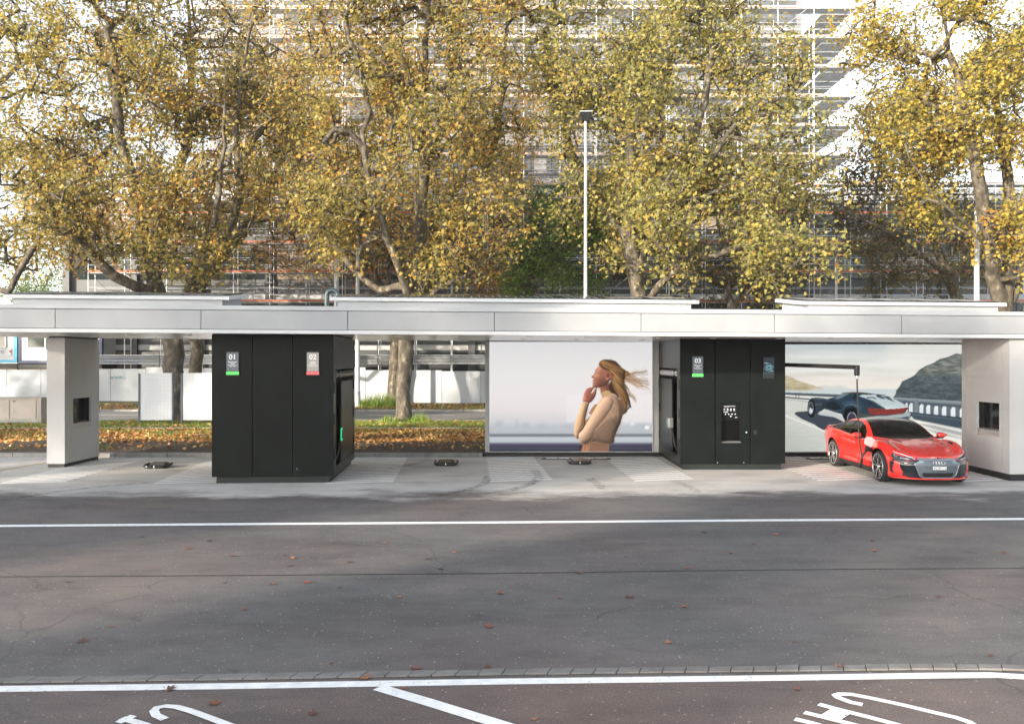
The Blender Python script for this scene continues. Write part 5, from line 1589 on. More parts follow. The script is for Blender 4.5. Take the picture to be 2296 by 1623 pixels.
    for s_ in (1, -1):
        for ya, yb in ((1.80, 1.70), (2.98, 3.02)):
            b = MB(); b.tube([(s_*yside(ya + (yb - ya)*(q/8), .30 + .58*q/8, .0005), ya + (yb - ya)*(q/8), .30 + .58*q/8) for q in range(9)], .0035, 5)
            b.build("door_seam", M_black, body)
        for yv in (2.72, 3.42):
            b = MB(); b.tube([(s_*yside(yv + q*.05, .80, .006), yv + q*.05, .80) for q in range(5)], .010, 6); b.build("door_handle", M_red, body)
    # open charging flap and socket in the right front wing (left in the picture)
    s_ = -1
    fy, fz = 1.40, .72
    sxp = -yside(fy, fz)
    b = MB(); b.tube([(sxp - .004, fy - .085, fz), (sxp - .004, fy + .085, fz)], .075, 14); b.build("socket", M_black, root)
    b = MB()
    poly = [(-.10, -.06), (-.13, .04), (-.10, .13), (.0, .15), (.10, .11), (.14, .02), (.13, -.05), (.05, -.08)]
    # flap swung up and outwards, its pale inside facing the camera
    fm = Matrix.Translation((sxp - .05, fy - .10, fz + .13)) @ Matrix.Rotation(R(-14), 4, 'Z') @ Matrix.Rotation(R(20), 4, 'Y')
    b.slab([fm @ Vector((x, 0, z)) for x, z in poly], fm.to_3x3() @ Vector((0, .018, 0)))
    b.build("charging_flap", mat("flap_inside", (.55, .30, .30), .35, 0, .05, 3), root, bevel=.006)
    return root
car = build_car()

# ------------------------------------------------------------------ utility cabinet, notice boards, street poles
def at_ground(px, D, z=0.0):
    return Vector(((px - 1148) * D / FPX, D, z))
cab = empty("utility_cabinet", (-20.0, 36.4, .1), "low beige utility cabinet on the leafy bank, two doors and a stone base", "utility cabinet", w=True)
xr = (92 - 1148) * 36.4 / FPX
def cabinet(x1):
    x0 = x1 - 2.55; y0, y1 = 36.4, 37.0
    MB().box(x0 - .02, x1 - .05, y0 + .03, y1, .05, .30).build("base", M_concrete, cab)
    MB().box(x0, x1 - .14, y0 + .02, y1, .30, 1.20).build("carcass", M_cabinet, cab)
    for a, c in ((x0 + .04, x1 - 1.37), (x1 - 1.27, x1 - .22)):
        d = MB().box(a, c, y0 - .01, y0 + .02, .33, 1.14).build("door", M_cabinet, cab, bevel=.006)
        if c > x1 - 1: MB().box(a + .05, a + .11, y0 - .03, y0 - .01, .62, .74).build("handle", M_galv, d)
        MB().box(a + .05, a + .18, y0 - .016, y0 - .0105, 1.06, 1.10).build("name_plate", M_black, d)
    MB().box(x1 - .139, x1, y0, y1 + .02, .12, 1.24).build("side_wall", M_cabtop, cab)
    MB().box(x0 - .04, x1 - .141, y0 - .03, y1 + .02, 1.20, 1.25).build("lid", M_cabtop, cab)
cabinet(xr)

def board(pa, pb, D, label):
    xa, xb = (pa - 1148) * D / FPX, (pb - 1148) * D / FPX
    zt, zb = CAM_H + (811 - 836.5) * D / FPX, CAM_H + (811 - 941) * D / FPX
    r = empty("notice_board", ((xa + xb)/2, D, .1), label, "notice board", "white boards on the verge", w=True)
    MB().box(xa + .04, xb - .04, D - .02, D + .02, zb, zt - .02).build("panel", M_board, r)
    for x in (xa, xb):
        MB().box(x - .045, x + .039, D - .045, D + .045, .0, zt).build("post", M_postblue, r, bevel=.006)
    MB().box(xa + .04, xb - .04, D - .03, D + .03, zt - .018, zt + .012).build("top_rail", M_white, r)
board(313, 388, 36.0, "left one of two white dotted boards, standing fully in view on slate posts")
board(408, 486, 36.0, "white dotted board on slate posts, partly hidden behind the black kiosk")

def pole(name, label, px, ptop, D, r0, r1, material, cat="pole", cap=None, zb=0.0, collar=True):
    o = empty(name, at_ground(px, D, zb), label, cat, w=True)
    zt = CAM_H + (811 - ptop) * D / FPX
    x = (px - 1148) * D / FPX
    b = MB(); b.tube([(x, D, zb - .05), (x, D, zt * .5), (x, D, zt)], [r0, (r0 + r1)/2, r1], 18); b.build("shaft", material, o)
    if collar: MB().lathe([(0, r0 + .02), (.9, r0 + .02), (.92, r0)], (x, D, zb), 'z', 18).build("foot_sleeve", M_galv, o)
    if cap: MB().lathe([(0, 0), (0, r1 + .03), (.12, r1 + .02), (.16, 0)], (x, D, zt), 'z', 14).build("cap", material, o)
    return o, x, zt
M_polew = mat("pole_pale", (.52, .53, .54), .45, .2, .08, 2)
lamp, lx, lz = pole("street_lamp", "tall slim lamp post with square black lantern in front of the trees", 1313, 270, 34.2, .085, .055, M_polew, "street lamp", zb=.1)
b = MB(); s = .225
b.hexa([(lx - .14, 34.1, lz - .04), (lx + .14, 34.1, lz - .04), (lx + .14, 34.38, lz - .04), (lx - .14, 34.38, lz - .04)], [(lx - s, 33.95, lz + .28), (lx + s, 33.95, lz + .28), (lx + s, 34.5, lz + .28), (lx - s, 34.5, lz + .28)])
hd = b.build("lantern", mat("lantern_dark", (.03, .032, .035), .25, .3, .1, 5), lamp, bevel=.01)
b = MB(); b.hexa([(lx - s - .03, 33.92, lz + .282), (lx + s + .03, 33.92, lz + .282), (lx + s + .03, 34.54, lz + .282), (lx - s - .03, 34.54, lz + .282)], [(lx - s - .03, 33.92, lz + .31), (lx + s + .03, 33.92, lz + .32), (lx + s + .03, 34.54, lz + .34), (lx - s - .03, 34.54, lz + .33)])
b.build("lantern_lid", M_polew, hd)
pole("street_pole", "pale grey pole on the far verge just right of the black kiosk's niche", 802, 530, 50.6, .145, .10, M_polew, cap=True, zb=.09)
pole("street_pole", "stout white pole rising behind the bent vent pipe", 754.5, 477, 47.9, .16, .13, M_polew, zb=.05)
pole("street_pole", "slim dark steel pole above the solar box over the red car", 1874.5, 556, 52, .10, .085, M_galv, cap=True, zb=.09)
pole("street_pole", "thick pale pole at the right end of the roof, among yellow leaves", 2190, 466, 42, .15, .11, M_polew, zb=.0)

# ------------------------------------------------------------------ white site hoarding across the road
def hoarding():
    k = 0
    xs = []
    x = -42.0
    r = empty("site_hoarding", (0, 56, .09), "white board hoarding of joined panels in front of the building site", "hoarding", w=True)
    while x < 14:
        w = 2.5
        # the run comes nearer towards the right
        def yy(x): return 57.9 + (x + 35) / 34 * -3.9 if x < -1 else 54.0
        top = 2.30 if x < -27 else (2.36 if x < -10 else 2.18)
        top += random.choice((0, 0, .06, -.05))
        ya, yb = yy(x), yy(x + w)
        MB().hexa([(x + .012, ya, .14), (x + w - .012, yb, .14), (x + w - .012, yb + .05, .14), (x + .012, ya + .05, .14)],
                  [(x + .012, ya, top), (x + w - .012, yb, top), (x + w - .012, yb + .05, top), (x + .012, ya + .05, top)]).build("panel", M_hoard, r)
        x += w
    # blue sprayed scribble on one panel
    M_spray = mat("blue_spray", (.05, .30, .42), .7, 0, .2, 5)
    D = 57.9 + ((287 - 1148) * 56.6 / FPX + 35) / 34 * -3.9
    b = MB()
    f = lambda x, y: Vector(((x - 1148) * D / FPX, D - .03 - (x - 249) * .0022 - .02, CAM_H + (811 - y) * D / FPX))
    sc = lambda zx_, zy_: f((250 + zx_ * .19713) * .79722, (930 + zy_ * .19713) * .79722)
    for pts in ([(315, 650), (322, 682), (332, 655), (340, 680), (348, 648)], [(350, 648), (362, 648)], [(352, 666), (360, 666)], [(368, 645), (380, 655), (384, 646)], [(392, 658), (398, 676), (408, 660), (396, 656)], [(424, 656), (412, 664), (424, 672), (414, 678)], [(444, 645), (456, 650), (446, 676), (462, 676)], [(470, 648), (480, 656), (470, 662), (480, 672), (470, 680)]):
        b.tube([sc(*p) for p in pts], .018, 4)
    b.build("spray_lettering", M_spray, r)
hoarding()

# ------------------------------------------------------------------ site cabins at the left
def cabin(x0, x1, y, z0, fr, label, wins, txt):
    r = empty("site_cabin", ((x0 + x1)/2, y, 0), label, "site cabin", w=True)
    M_wall = mat("cabin_wall", (.50, .51, .52), .5, 0, .05, 1)
    M_win = mat("cabin_glass", (.03, .04, .035), .06, 0, .5, 1.5)
    z1 = z0 + 2.75
    MB().box(x0 + .1, x1 - .1, y + .04, y + 5.9, z0 + .12, z1 - .1).build("wall", M_wall, r)
    for a, c, e, g in ((x0, x1, z0, z0 + .20), (x0, x1, z1 - .2, z1)):
        MB().box(a, c, y, y + 6, e, g).build("frame_rail", fr, r)
    for a in (x0, x1 - .22):
        MB().box(a, a + .22, y, y + .25, z0 + .201, z1 - .201).build("corner_post", fr, r)
    for a, c in wins:
        w = MB().box(a, c, y - .01, y + .04, z0 + 1.15, z1 - .35).build("window", M_win, r)
        fb = MB(); t = .09
        fb.box(a - t, a, y - .03, y + .05, z0 + 1.06, z1 - .26); fb.box(c, c + t, y - .03, y + .05, z0 + 1.06, z1 - .26); fb.box(a, c, y - .03, y + .05, z0 + 1.06, z0 + 1.15); fb.box(a, c, y - .03, y + .05, z1 - .35, z1 - .26)
        fb.build("window_frame", M_white, w)
    if txt:
        q = MB().box(x0 + .55, x1 - .40, y - .02, y + .038, z0 + .52, z0 + .98).build("sign_panel", M_white, r)
        text_mesh("wording", txt, .34, frame_of((x1 - 1.45, y - .025, z0 + .75), (1, 0, 0)), mat("sign_ink", (.08, .06, .10), .5), q, xs=1.05)
        b = MB(); b.lathe([(0, 0), (-.006, .0), (-.006, .08), (0, .08)], (x1 - .48, y - .022, z0 + .80), 'y', 14); b.build("logo_dot", mat("sign_red", (.6, .04, .06), .5), q)
    # the cabin below, mostly hidden by the hoarding
    MB().box(x0 + .05, x1 - .05, y + .1, y + 5.9, .05, z0 - .35).build("lower_cabin", mat("lower_cabin_brown", (.16, .12, .08), .7, 0, .3, 2), r)
    MB().box(x0, x1, y + .0, y + 5.9, z0 - .34, z0 - .06).build("bearer", M_black, r)
    return r
Dc = 60.6
xq = (38 - 1148) * Dc / FPX
cabin(xq - 6.0, xq, Dc, 2.72, mat("cabin_blue", (.05, .30, .45), .4, .2, .05, 2), "light blue framed site cabin with lettering under its window", [(xq - 2.9, xq - .85)], "ETAVIS")
cabin(xq + .03, xq + 6.05, Dc + .05, 2.66, mat("cabin_navy", (.015, .030, .075), .4, .2, .05, 2), "navy framed site cabin with small windows beside the left pillar", [(xq + .75, xq + 1.95), (xq + 2.62, xq + 3.8)], None)

# ------------------------------------------------------------------ building under repair, with scaffold
LV = [3.30, 4.95] + [7.03 + 2.08 * k for k in range(12)]
UX0, UX1 = -22.5, 21.5
building = empty("office_building", (0, 63, 0), "large office block under repair behind scaffolding, pale above and dark glass below", "building", w=True)
M_fup = mat("facade_pale", (.22, .222, .23), .6, 0, .08, .4)  # upper wall: the pale veil of glare is put into the colour
M_flow = mat("facade_dark", (.075, .08, .085), .5, .1, .3, .5)
M_fwarm = mat("facade_board", (.25, .20, .15), .7, 0, .25, .6)
M_winlow = mat("window_dark", (.020, .028, .030), .06, 0, .5, .8)
M_winup = mat("window_pale", (.10, .105, .115), .25, 0, .25, .5)  # upper panes lightened too, glare over the top floors painted in
M_spand = mat("spandrel", (.42, .43, .44), .5, 0, .12, .5)
YB = 63.0
MB().box(UX0, UX1, YB, YB + 22, 15.2, 40).build("upper_wall", M_fup, building)
MB().box(-33, 42, YB, YB + 22, 0, 15.2).build("lower_wall", M_flow, building)
MB().box(-33.2, 42.2, YB - .35, YB + 22, 15.2, 15.55).build("ledge", M_spand, building)
fl = 3.7
for k in range(4):
    z = .6 + fl * k
    for i in range(15):
        x = -32.5 + 5.0 * i
        kind = M_fwarm if (i * 7 + k * 3) % 9 == 0 else M_winlow
        MB().box(x, x + 4.3, YB - .06, YB - .002, z + .9, z + 2.9).build("window" if kind is M_winlow else "boarded_window", kind, building)
    MB().box(-33, 42, YB - .12, YB - .003, z + 3.05, z + 3.45).build("spandrel_band", M_spand if k != 2 else M_flow, building)
for k in range(6):
    z = 16.2 + fl * k
    for i in range(9):
        x = UX0 + .7 + 4.87 * i
        MB().box(x, x + 3.9, YB - .06, YB - .002, z + .5, z + 2.6).build("window", M_winup, building)
for i in range(16):
    x = -33 + 5.0 * i
    MB().box(x - .25, x + .25, YB - .35, YB - .121, 0, 15.19).build("column", M_flow, building)

scaf = empty("scaffold", (0, 60, 0), "tall steel scaffold with orange toe boards in front of the office block", "scaffold", w=True)
M_deck = mat("deck_grey", (.52, .53, .54), .6, .3, .15, 2)
M_toe = mat("toe_board", (.42, .13, .07), .6, 0, .15, .8)
M_toeup = mat("toe_board_glare", (.56, .40, .33), .6, 0, .1, .8)  # upper boards: wash-out by glare put into a paler colour
YS0, YS1 = 60.0, 61.0
LX0, LX1 = -30.0, 38.0
bays = 2.57
def lvl_range(z):
    return (LX0, LX1) if z < 15.4 else (UX0 - .3, 24.4)
x = LX0; n = 0
while x <= LX1 + .01:
    ztop = 29.9 if UX0 - 1 < x < 24.6 else 16.4
    b = MB(); b.tube([(x, YS0, 0), (x, YS0, ztop)], .03, 6, True, False)
    b.tube([(x, YS1, 0), (x, YS1, ztop)], .03, 6, True, False)
    for z in LV:
        if z < ztop: b.tube([(x, YS0, z - .06), (x, YS1, z - .06)], .024, 5, False, False)
    b.build("standard", M_steel, scaf)
    x += bays; n += 1
for z in LV[1:]:
    if z > 29.9: continue
    a, c = lvl_range(z)
    MB().box(a, c, YS0 + .05, YS1 - .03, z - .05, z).build("deck", M_deck, scaf)
    MB().box(a, c, YS0 - .035, YS0 - .005, z + .01, z + .15).build("toe_board", M_toe if z < 15 else M_toeup, scaf)
    for h in (.5, 1.0):
        b = MB(); b.tube([(a, YS0 - .05, z + h), (c, YS0 - .05, z + h)], .022, 5, False, False); b.build("guard_rail", M_steel, scaf)
    b = MB(); b.tube([(a, YS1 + .05, z + 1.0), (c, YS1 + .05, z + 1.0)], .02, 5, False, False); b.build("guard_rail", M_steel, scaf)
    x = a + bays * random.randint(1, 4)
    while x + bays < c:
        b = MB(); d = random.choice((0, 1)); b.tube([(x + bays*d, YS0 - .04, z), (x + bays*(1-d), YS0 - .04, z + 2.0)], .02, 5, False, False); b.build("brace", M_steel, scaf)
        x += bays * random.randint(5, 8)
# corrugated protection boards low on the scaffold
x = LX0
while x < LX1 - bays:
    b = MB()
    for q in range(3):
        z = 2.62 + q * .20
        b.hexa([(x + .03, YS0 - .30, z), (x + 2*bays - .03, YS0 - .30, z), (x + 2*bays - .03, YS0 - .12, z), (x + .03, YS0 - .12, z)],
               [(x + .03, YS0 - .16, z + .18), (x + 2*bays - .03, YS0 - .16, z + .18), (x + 2*bays - .03, YS0 - .12, z + .18), (x + .03, YS0 - .12, z + .18)])
    b.box(x + .03, x + 2*bays - .03, YS0 - .34, YS0 - .12, 3.22, 3.27)
    b.build("protection_board", M_galv, scaf)
    x += 2 * bays
# return scaffold round the right-hand corner of the upper block
for y in (62.8, 65.4, 68.0, 70.6):
    for xx in (22.3, 24.3):
        b = MB(); b.tube([(xx, y, 15.2), (xx, y, 29.9)], .03, 6, True, False); b.build("standard", M_steel, scaf)
for z in LV:
    if 15.4 < z < 29.9:
        MB().box(22.3, 24.3, 61.1, 72, z - .05, z).build("deck", M_deck, scaf)
        for h in (.5, 1.0):
            b = MB(); b.tube([(24.35, 61, z + h), (24.35, 72, z + h)], .022, 5, False, False); b.build("guard_rail", M_steel, scaf)

# ------------------------------------------------------------------ trees
LEAF5 = np.array([(0, -.14), (.20, -.22), (.52, -.16), (.29, .03), (.50, .36), (.17, .26), (.03, .60), (-.16, .28), (-.46, .40), (-.30, .05), (-.50, -.10), (-.19, -.20)])
LEAF3 = np.array([(0, -.2), (.40, -.05), (.18, .15), (0, .5), (-.18, .15), (-.40, -.05)])

def leaf_cloud(name, C, N, sizes, shape, material, parent, r, curl=.25):
    """one mesh of leaf polygons: centres C, normals N"""
    n, k = len(C), len(shape)
    N = N / (np.linalg.norm(N, axis=1, keepdims=True) + 1e-9)
    a = r.normal(size=(n, 3)); u = np.cross(N, a); u /= np.linalg.norm(u, axis=1, keepdims=True) + 1e-9
    v = np.cross(N, u)
    sx, sy = shape[:, 0], shape[:, 1]
    cz = -curl * (sx**2 + (sy - .15)**2)
    cu = (r.random(n) * 1.6 - .3)[:, None]
    asp = r.uniform(.72, 1.12, n)[:, None, None]
    P_ = C[:, None, :] + sizes[:, None, None] * (u[:, None, :] * sx[None, :, None] * asp + v[:, None, :] * sy[None, :, None] + N[:, None, :] * (cz[None, :] * cu)[..., None])
    me = bpy.data.meshes.new(name)
    me.vertices.add(n * k); me.vertices.foreach_set("co", P_.astype(np.float32).ravel())
    me.loops.add(n * k); me.loops.foreach_set("vertex_index", np.arange(n * k, dtype=np.int32))
    me.polygons.add(n); me.polygons.foreach_set("loop_start", np.arange(0, n * k, k, dtype=np.int32))
    me.update(calc_edges=True)
    me.materials.append(material)
    o = bpy.data.objects.new(name, me)
    return link(o, parent)

def branch_mesh(name, P_, par, rad, material, parent):
    """tapered tubes along the skeleton; sides depend on thickness"""
    V, F, base = [], [], 0
    P_ = np.array(P_); 
    for i in range(len(P_)):
        p = par[i]
        if p < 0: continue
        r1 = rad[i]; r0 = min(rad[p], r1 * 1.5 + .01) if p >= 0 else r1
        n = 10 if r1 > .12 else (6 if r1 > .03 else 4)
        a, b = P_[p], P_[i]
        d = b - a; L_ = np.linalg.norm(d)
        if L_ < 1e-5: continue
        d /= L_
        t = np.array([0, 0, 1.0]) if abs(d[2]) < .8 else np.array([1.0, 0, 0])
        u = np.cross(d, t); u /= np.linalg.norm(u); v = np.cross(d, u)
        ang = 2*np.pi*np.arange(n)/n
        ring = np.cos(ang)[:, None]*u + np.sin(ang)[:, None]*v
        V.append(a - d*r0*.25 + ring*r0); V.append(b + d*r1*.25 + ring*r1)
        for k in range(n):
            k2 = (k+1) % n
            F.append((base+k, base+k2, base+n+k2, base+n+k))
        base += 2*n
    me = bpy.data.meshes.new(name)
    me.from_pydata(np.concatenate(V).tolist(), [], F)
    me.polygons.foreach_set("use_smooth", [True]*len(F))
    me.materials.append(material)
    o = bpy.data.objects.new(name, me)
    return link(o, parent)

TREES = []
def make_tree(name, label, D, base_px, trunk, limbs, blobs, material, seed, n_cl, per, leaf=.20, r_trunk=.35, depth=4.5, shape=LEAF5, group="plane trees along the road", spread=.62, zb=.1, thresh=-.08, droop=.35, gap=.55):
    """trunk and limbs are traced as frame positions with a depth offset (x, y, dy); blobs: crown ellipses (x, y, rx, ry) at depth D"""
    r = np.random.default_rng(seed); rr = random.Random(seed)
    def W3(x, y, dy=0.0):
        DD = D + dy
        return np.array([(x - 1148) * DD / FPX, DD, CAM_H + (811 - y) * DD / FPX])
    root = empty(name, ((base_px - 1148) * D / FPX, D, zb), label, "tree", group, w=True)
    nodes, par, fixed = [], [], []
    def add(p, q):
        nodes.append(np.array(p, float)); par.append(q); return len(nodes) - 1
    def chain(pts, start):
        last = start
        for p in pts:
            a = nodes[last]; b = np.array(p); L_ = np.linalg.norm(b - a); m = max(1, int(L_ / .55))
            for k in range(1, m + 1):
                q = a + (b - a) * k / m + (r.normal(0, .05, 3) if k < m else 0)
                last = add(q, last)
        return last
    t0 = W3(base_px, 811 + CAM_H * FPX / D, 0); t0[2] = zb - .1
    i0 = add(t0, -1)
    chain([W3(*p) for p in trunk], i0)
    ends = {}
    for li, (anchor, pts) in enumerate(limbs):
        w = [W3(*p) for p in pts]
        if anchor is None:
            a = int(np.argmin([np.linalg.norm(n - w[0]) for n in nodes]))
        else: a = int(np.argmin([np.linalg.norm(n - W3(*anchor)) for n in nodes]))
        chain(w, a)
    n_skel = len(nodes)
    # leaf cluster centres inside the crown, thinned by noise so gaps open up
    cs = []
    area = np.array([b[2] * b[3] for b in blobs], float); area /= area.sum()
    guard = 0
    n_cl = int(n_cl * .86); per = int(per * .92); leaf *= .90; spread *= .86
    while len(cs) < n_cl and guard < n_cl * 60:
        guard += 1
        b = blobs[r.choice(len(blobs), p=area)]
        q = r.normal(size=3); q /= np.linalg.norm(q); q *= r.random() ** (1/2.6)
        c = W3(b[0] + q[0]*b[2], b[1] + q[1]*b[3], 0)
        dd = b[4] if len(b) > 4 else depth
        off = b[5] if len(b) > 5 else 0.0
        c[1] += q[2] * dd + off
        c[0] *= (c[1] / D) ** .0
        if mnoise.noise(Vector(c * .42) + Vector((seed*3.1, 0, 0))) < thresh + .15: continue
        if cs and min(np.sum((np.array(cs) - c)**2, 1)) < gap**2: continue
        cs.append(c)
    cs = np.array(cs)
    # grow branches: nearest clusters first
    skel = np.array(nodes)
    dist = np.array([np.min(np.sum((skel - c)**2, 1)) for c in cs])
    tips = []
    arr = np.zeros((60000, 3)); arr[:len(nodes)] = skel; cnt = len(nodes)
    for ci in np.argsort(dist):
        c = cs[ci]
        d = arr[:cnt] - c
        cost = np.sum(d**2, 1) + 1.5 * np.maximum(d[:, 2] + .2, 0)**2
        cost[:3] += 30
        a = int(np.argmin(cost))
        p = nodes[a]; L_ = np.linalg.norm(c - p); m = max(1, int(L_ / .5))
        bend = r.normal(0, .10 * L_, 3); bend[2] += .10 * L_
        last = a
        for k in range(1, m + 1):
            t = k / m
            q = p + (c - p)*t + bend * math.sin(math.pi*t) + (r.normal(0, .045, 3) if k < m else 0)
            last = add(q, last); arr[cnt] = q; cnt += 1
        tips.append(last)
        # side twigs
        for k in range(3):
            q = c + r.normal(0, spread*.8, 3); 
            tips.append(add(q, last)); arr[cnt] = q; cnt += 1
    n = len(nodes)
    load = np.zeros(n); 
    for t in tips: load[t] += 1
    for i in range(n - 1, 0, -1):
        if par[i] >= 0: load[par[i]] += load[i]
    load = np.maximum(load, 1)
    rad = .0105 * load ** .49
    k = r_trunk / rad[0]
    # scale so that the trunk has its measured radius, twigs stay thin
    rad = rad * (1 + (k - 1) * np.clip((load / load[0])**.35, 0, 1))
    rad[0] *= 1.25
    wood = branch_mesh("trunk", nodes, par, rad, M_bark, root)
    # leaves
    tp = np.array([nodes[t] for t in tips])
    reps = per
    idx = r.integers(0, len(tp), len(cs) * reps)
    C = tp[idx] + r.normal(0, spread * .55, (len(idx), 3)) * np.array([1, 1, .8])
    C[:, 2] -= np.abs(r.normal(0, .12, len(idx)))
    N = r.normal(0, .75, (len(idx), 3)) + np.array([-.25, -.45, .75])
    size = leaf * r.uniform(.65, 1.25, len(idx))
    keep = C[:, 2] > 3.0
    leaf_cloud("crown", C[keep], N[keep], size[keep], shape, material, root, r)
    TREES.append(root)
    return root

# main row on the near verge, left to right
make_tree("plane_tree", "yellowing plane tree at the far left edge, half out of frame", 42, -150,
    [(-150, 620)], [(None, [(-110, 520, -1), (-60, 400, -2)]), (None, [(-60, 640, 0), (20, 655, -1), (48, 600, -1.5), (95, 520, -2)]), (None, [(-160, 420, 1), (-130, 200, 1)])],
    [(10, 470, 170, 150, 4, 0), (60, 200, 190, 210, 4, 0), (-150, 200, 220, 330, 5, 0), (-40, 30, 200, 120)], ML_yellow, 11, 430, 62, leaf=.21, r_trunk=.42)
make_tree("plane_tree", "broad plane tree with a two-limbed pale trunk behind the notice boards", 40.5, 391,
    [(391, 850), (388, 770), (386, 740)],
    [((386, 745), [(345, 650, -.5), (335, 590, -1), (320, 510, -1), (300, 420, -1), (268, 300, -1.5), (262, 180, -1), (236, 40, -1)]),
     ((388, 770), [(366, 745, .5), (352, 655, .8), (352, 600, 1), (372, 470, 1.5), (420, 330, 2), (430, 160, 2), (420, 0, 2)]),
     ((345, 650), [(300, 640, -1.5), (258, 620, -2), (200, 560, -2.5), (150, 515, -3), (90, 480, -3)]),
     ((300, 640), [(240, 650, -1), (200, 610, -2), (160, 560, -2)]),
     ((386, 745), [(420, 660, 0), (452, 625, .3), (500, 560, .5), (540, 440, 1), (556, 340, 1), (590, 290, 1.5), (660, 240, 2)]),
     ((540, 440), [(530, 300, 0), (545, 160, 0), (575, 20, 0)]),
     ((430, 650), [(480, 500, -2), (500, 350, -2.5), (505, 180, -2.5), (510, 20, -2)]),
     ((388, 775), [(350, 752, -1), (318, 750, -2), (296, 735, -3)])],
    [(330, 190, 250, 240, 4.5, 0), (200, 380, 170, 150, 4, -1), (430, 420, 200, 150, 4, -1), (560, 200, 150, 220, 4, 1), (430, 560, 130, 75, 2.5, -2.5), (250, 520, 150, 60, 3, -2), (330, 0, 300, 120, 4, 0), (480, 600, 70, 40, 2, -3)],
    ML_olive, 21, 960, 58, leaf=.20, r_trunk=.46, depth=4.5)
make_tree("plane_tree", "plane tree whose straight sunlit trunk stands in the open middle bay", 38.4, 906,
    [(905, 850), (910, 770), (925, 690)],
    [((922, 700), [(910, 640, -.5), (895, 600, -1), (880, 560, -1.2), (860, 500, -1.5), (830, 420, -2), (812, 300, -2), (830, 250, -2), (815, 180, -2), (780, 60, -2)]),
     ((925, 690), [(945, 630, 0), (940, 560, 0), (945, 470, 0), (952, 360, 0), (950, 250, 0), (955, 130, 0), (960, 0, 0)]),
     ((925, 690), [(975, 620, .5), (1010, 560, .7), (1040, 500, 1), (1085, 400, 1), (1120, 290, 1.5), (1130, 150, 1.5), (1140, 20, 1)]),
     ((930, 680), [(990, 640, -1), (1060, 610, -1.5), (1120, 560, -2), (1170, 500, -2)]),
     ((950, 250), [(915, 190, -1), (870, 150, -1.5), (800, 100, -1)]), ((952, 360), [(1000, 290, 1), (1010, 180, 1.5), (1010, 60, 1)]),
     ((905, 640), [(850, 650, 1), (800, 610, 1.5), (760, 560, 2), (720, 480, 2)])],
    [(930, 330, 230, 200, 4.5, -.5), (820, 160, 200, 190, 4, 1), (1050, 160, 190, 200, 4, 0), (860, 480, 200, 110, 3.5, -1), (1060, 480, 160, 120, 3.5, -1), (930, 20, 300, 120, 4, 0), (720, 420, 100, 160, 3, 1.5), (1010, 600, 80, 40, 2, -2)],
    ML_olive, 31, 860, 58, leaf=.20, r_trunk=.34, depth=4.5)
make_tree("plane_tree", "pale green and yellow plane tree behind the lamp post", 37.5, 1440,
    [(1440, 850), (1436, 760), (1432, 700)],
    [((1432, 700), [(1425, 620, 0), (1412, 540, 0), (1405, 440, 0), (1416, 370, 0), (1412, 280, 0), (1410, 160, 0), (1415, 20, 0)]),
     ((1425, 620), [(1450, 550, -1), (1480, 480, -1.5), (1530, 420, -2), (1590, 360, -2.5), (1650, 280, -2)]),
     ((1412, 540), [(1345, 450, 1), (1285, 350, 1.5), (1258, 250, 2), (1245, 130, 2), (1235, 20, 1)]),
     ((1432, 690), [(1500, 620, -2), (1570, 580, -3), (1640, 560, -3.5), (1720, 540, -4)]),
     ((1450, 550), [(1540, 500, 1), (1630, 460, 1), (1720, 400, .5), (1790, 340, 0)]),
     ((1416, 370), [(1470, 280, 1), (1500, 160, 1.5), (1520, 40, 1.5)]), ((1530, 420), [(1560, 300, -2), (1590, 160, -2), (1600, 30, -2)])],
    [(1450, 250, 220, 230, 4.5, 0), (1640, 260, 190, 230, 4, -.5), (1300, 170, 130, 200, 3.5, 1), (1560, 530, 220, 110, 3, -3), (1450, 620, 130, 50, 2, -3.2), (1690, 600, 110, 60, 2, -4), (1480, 10, 280, 110, 4, 0), (1780, 380, 80, 130, 3, -1), (1390, 470, 150, 120, 3, 0), (1330, 600, 80, 45, 1.8, -2)],
    ML_lime, 41, 1000, 58, leaf=.20, r_trunk=.36, depth=4.5)
make_tree("plane_tree", "golden sunlit plane tree with pale limbs at the right edge of the picture", 38.5, 2262,
    [(2262, 850), (2258, 760), (2250, 690)],
    [((2250, 690), [(2232, 640, 0), (2222, 560, -.5), (2200, 430, -1), (2180, 330, -1), (2150, 200, -1), (2120, 60, -1)]),
     ((2250, 690), [(2270, 560, .5), (2262, 440, .5), (2250, 330, .5), (2230, 200, 1), (2220, 60, 1)]),
     ((2262, 720), [(2310, 560, 0), (2330, 400, 0), (2340, 200, 0)]), ((2222, 560), [(2140, 480, -1.5), (2080, 420, -2), (2040, 360, -2)])],
    [(2200, 170, 190, 200, 4, 0), (2270, 470, 100, 150, 3, -1.5), (2090, 220, 150, 170, 4, .5), (2290, 600, 70, 70, 2, -3), (2150, 20, 250, 110, 4, 0), (2130, 420, 110, 90, 3, 0), (2020, 120, 90, 150, 3.5, 1)],
    ML_yellow, 51, 680, 60, leaf=.20, r_trunk=.40, depth=4.5)
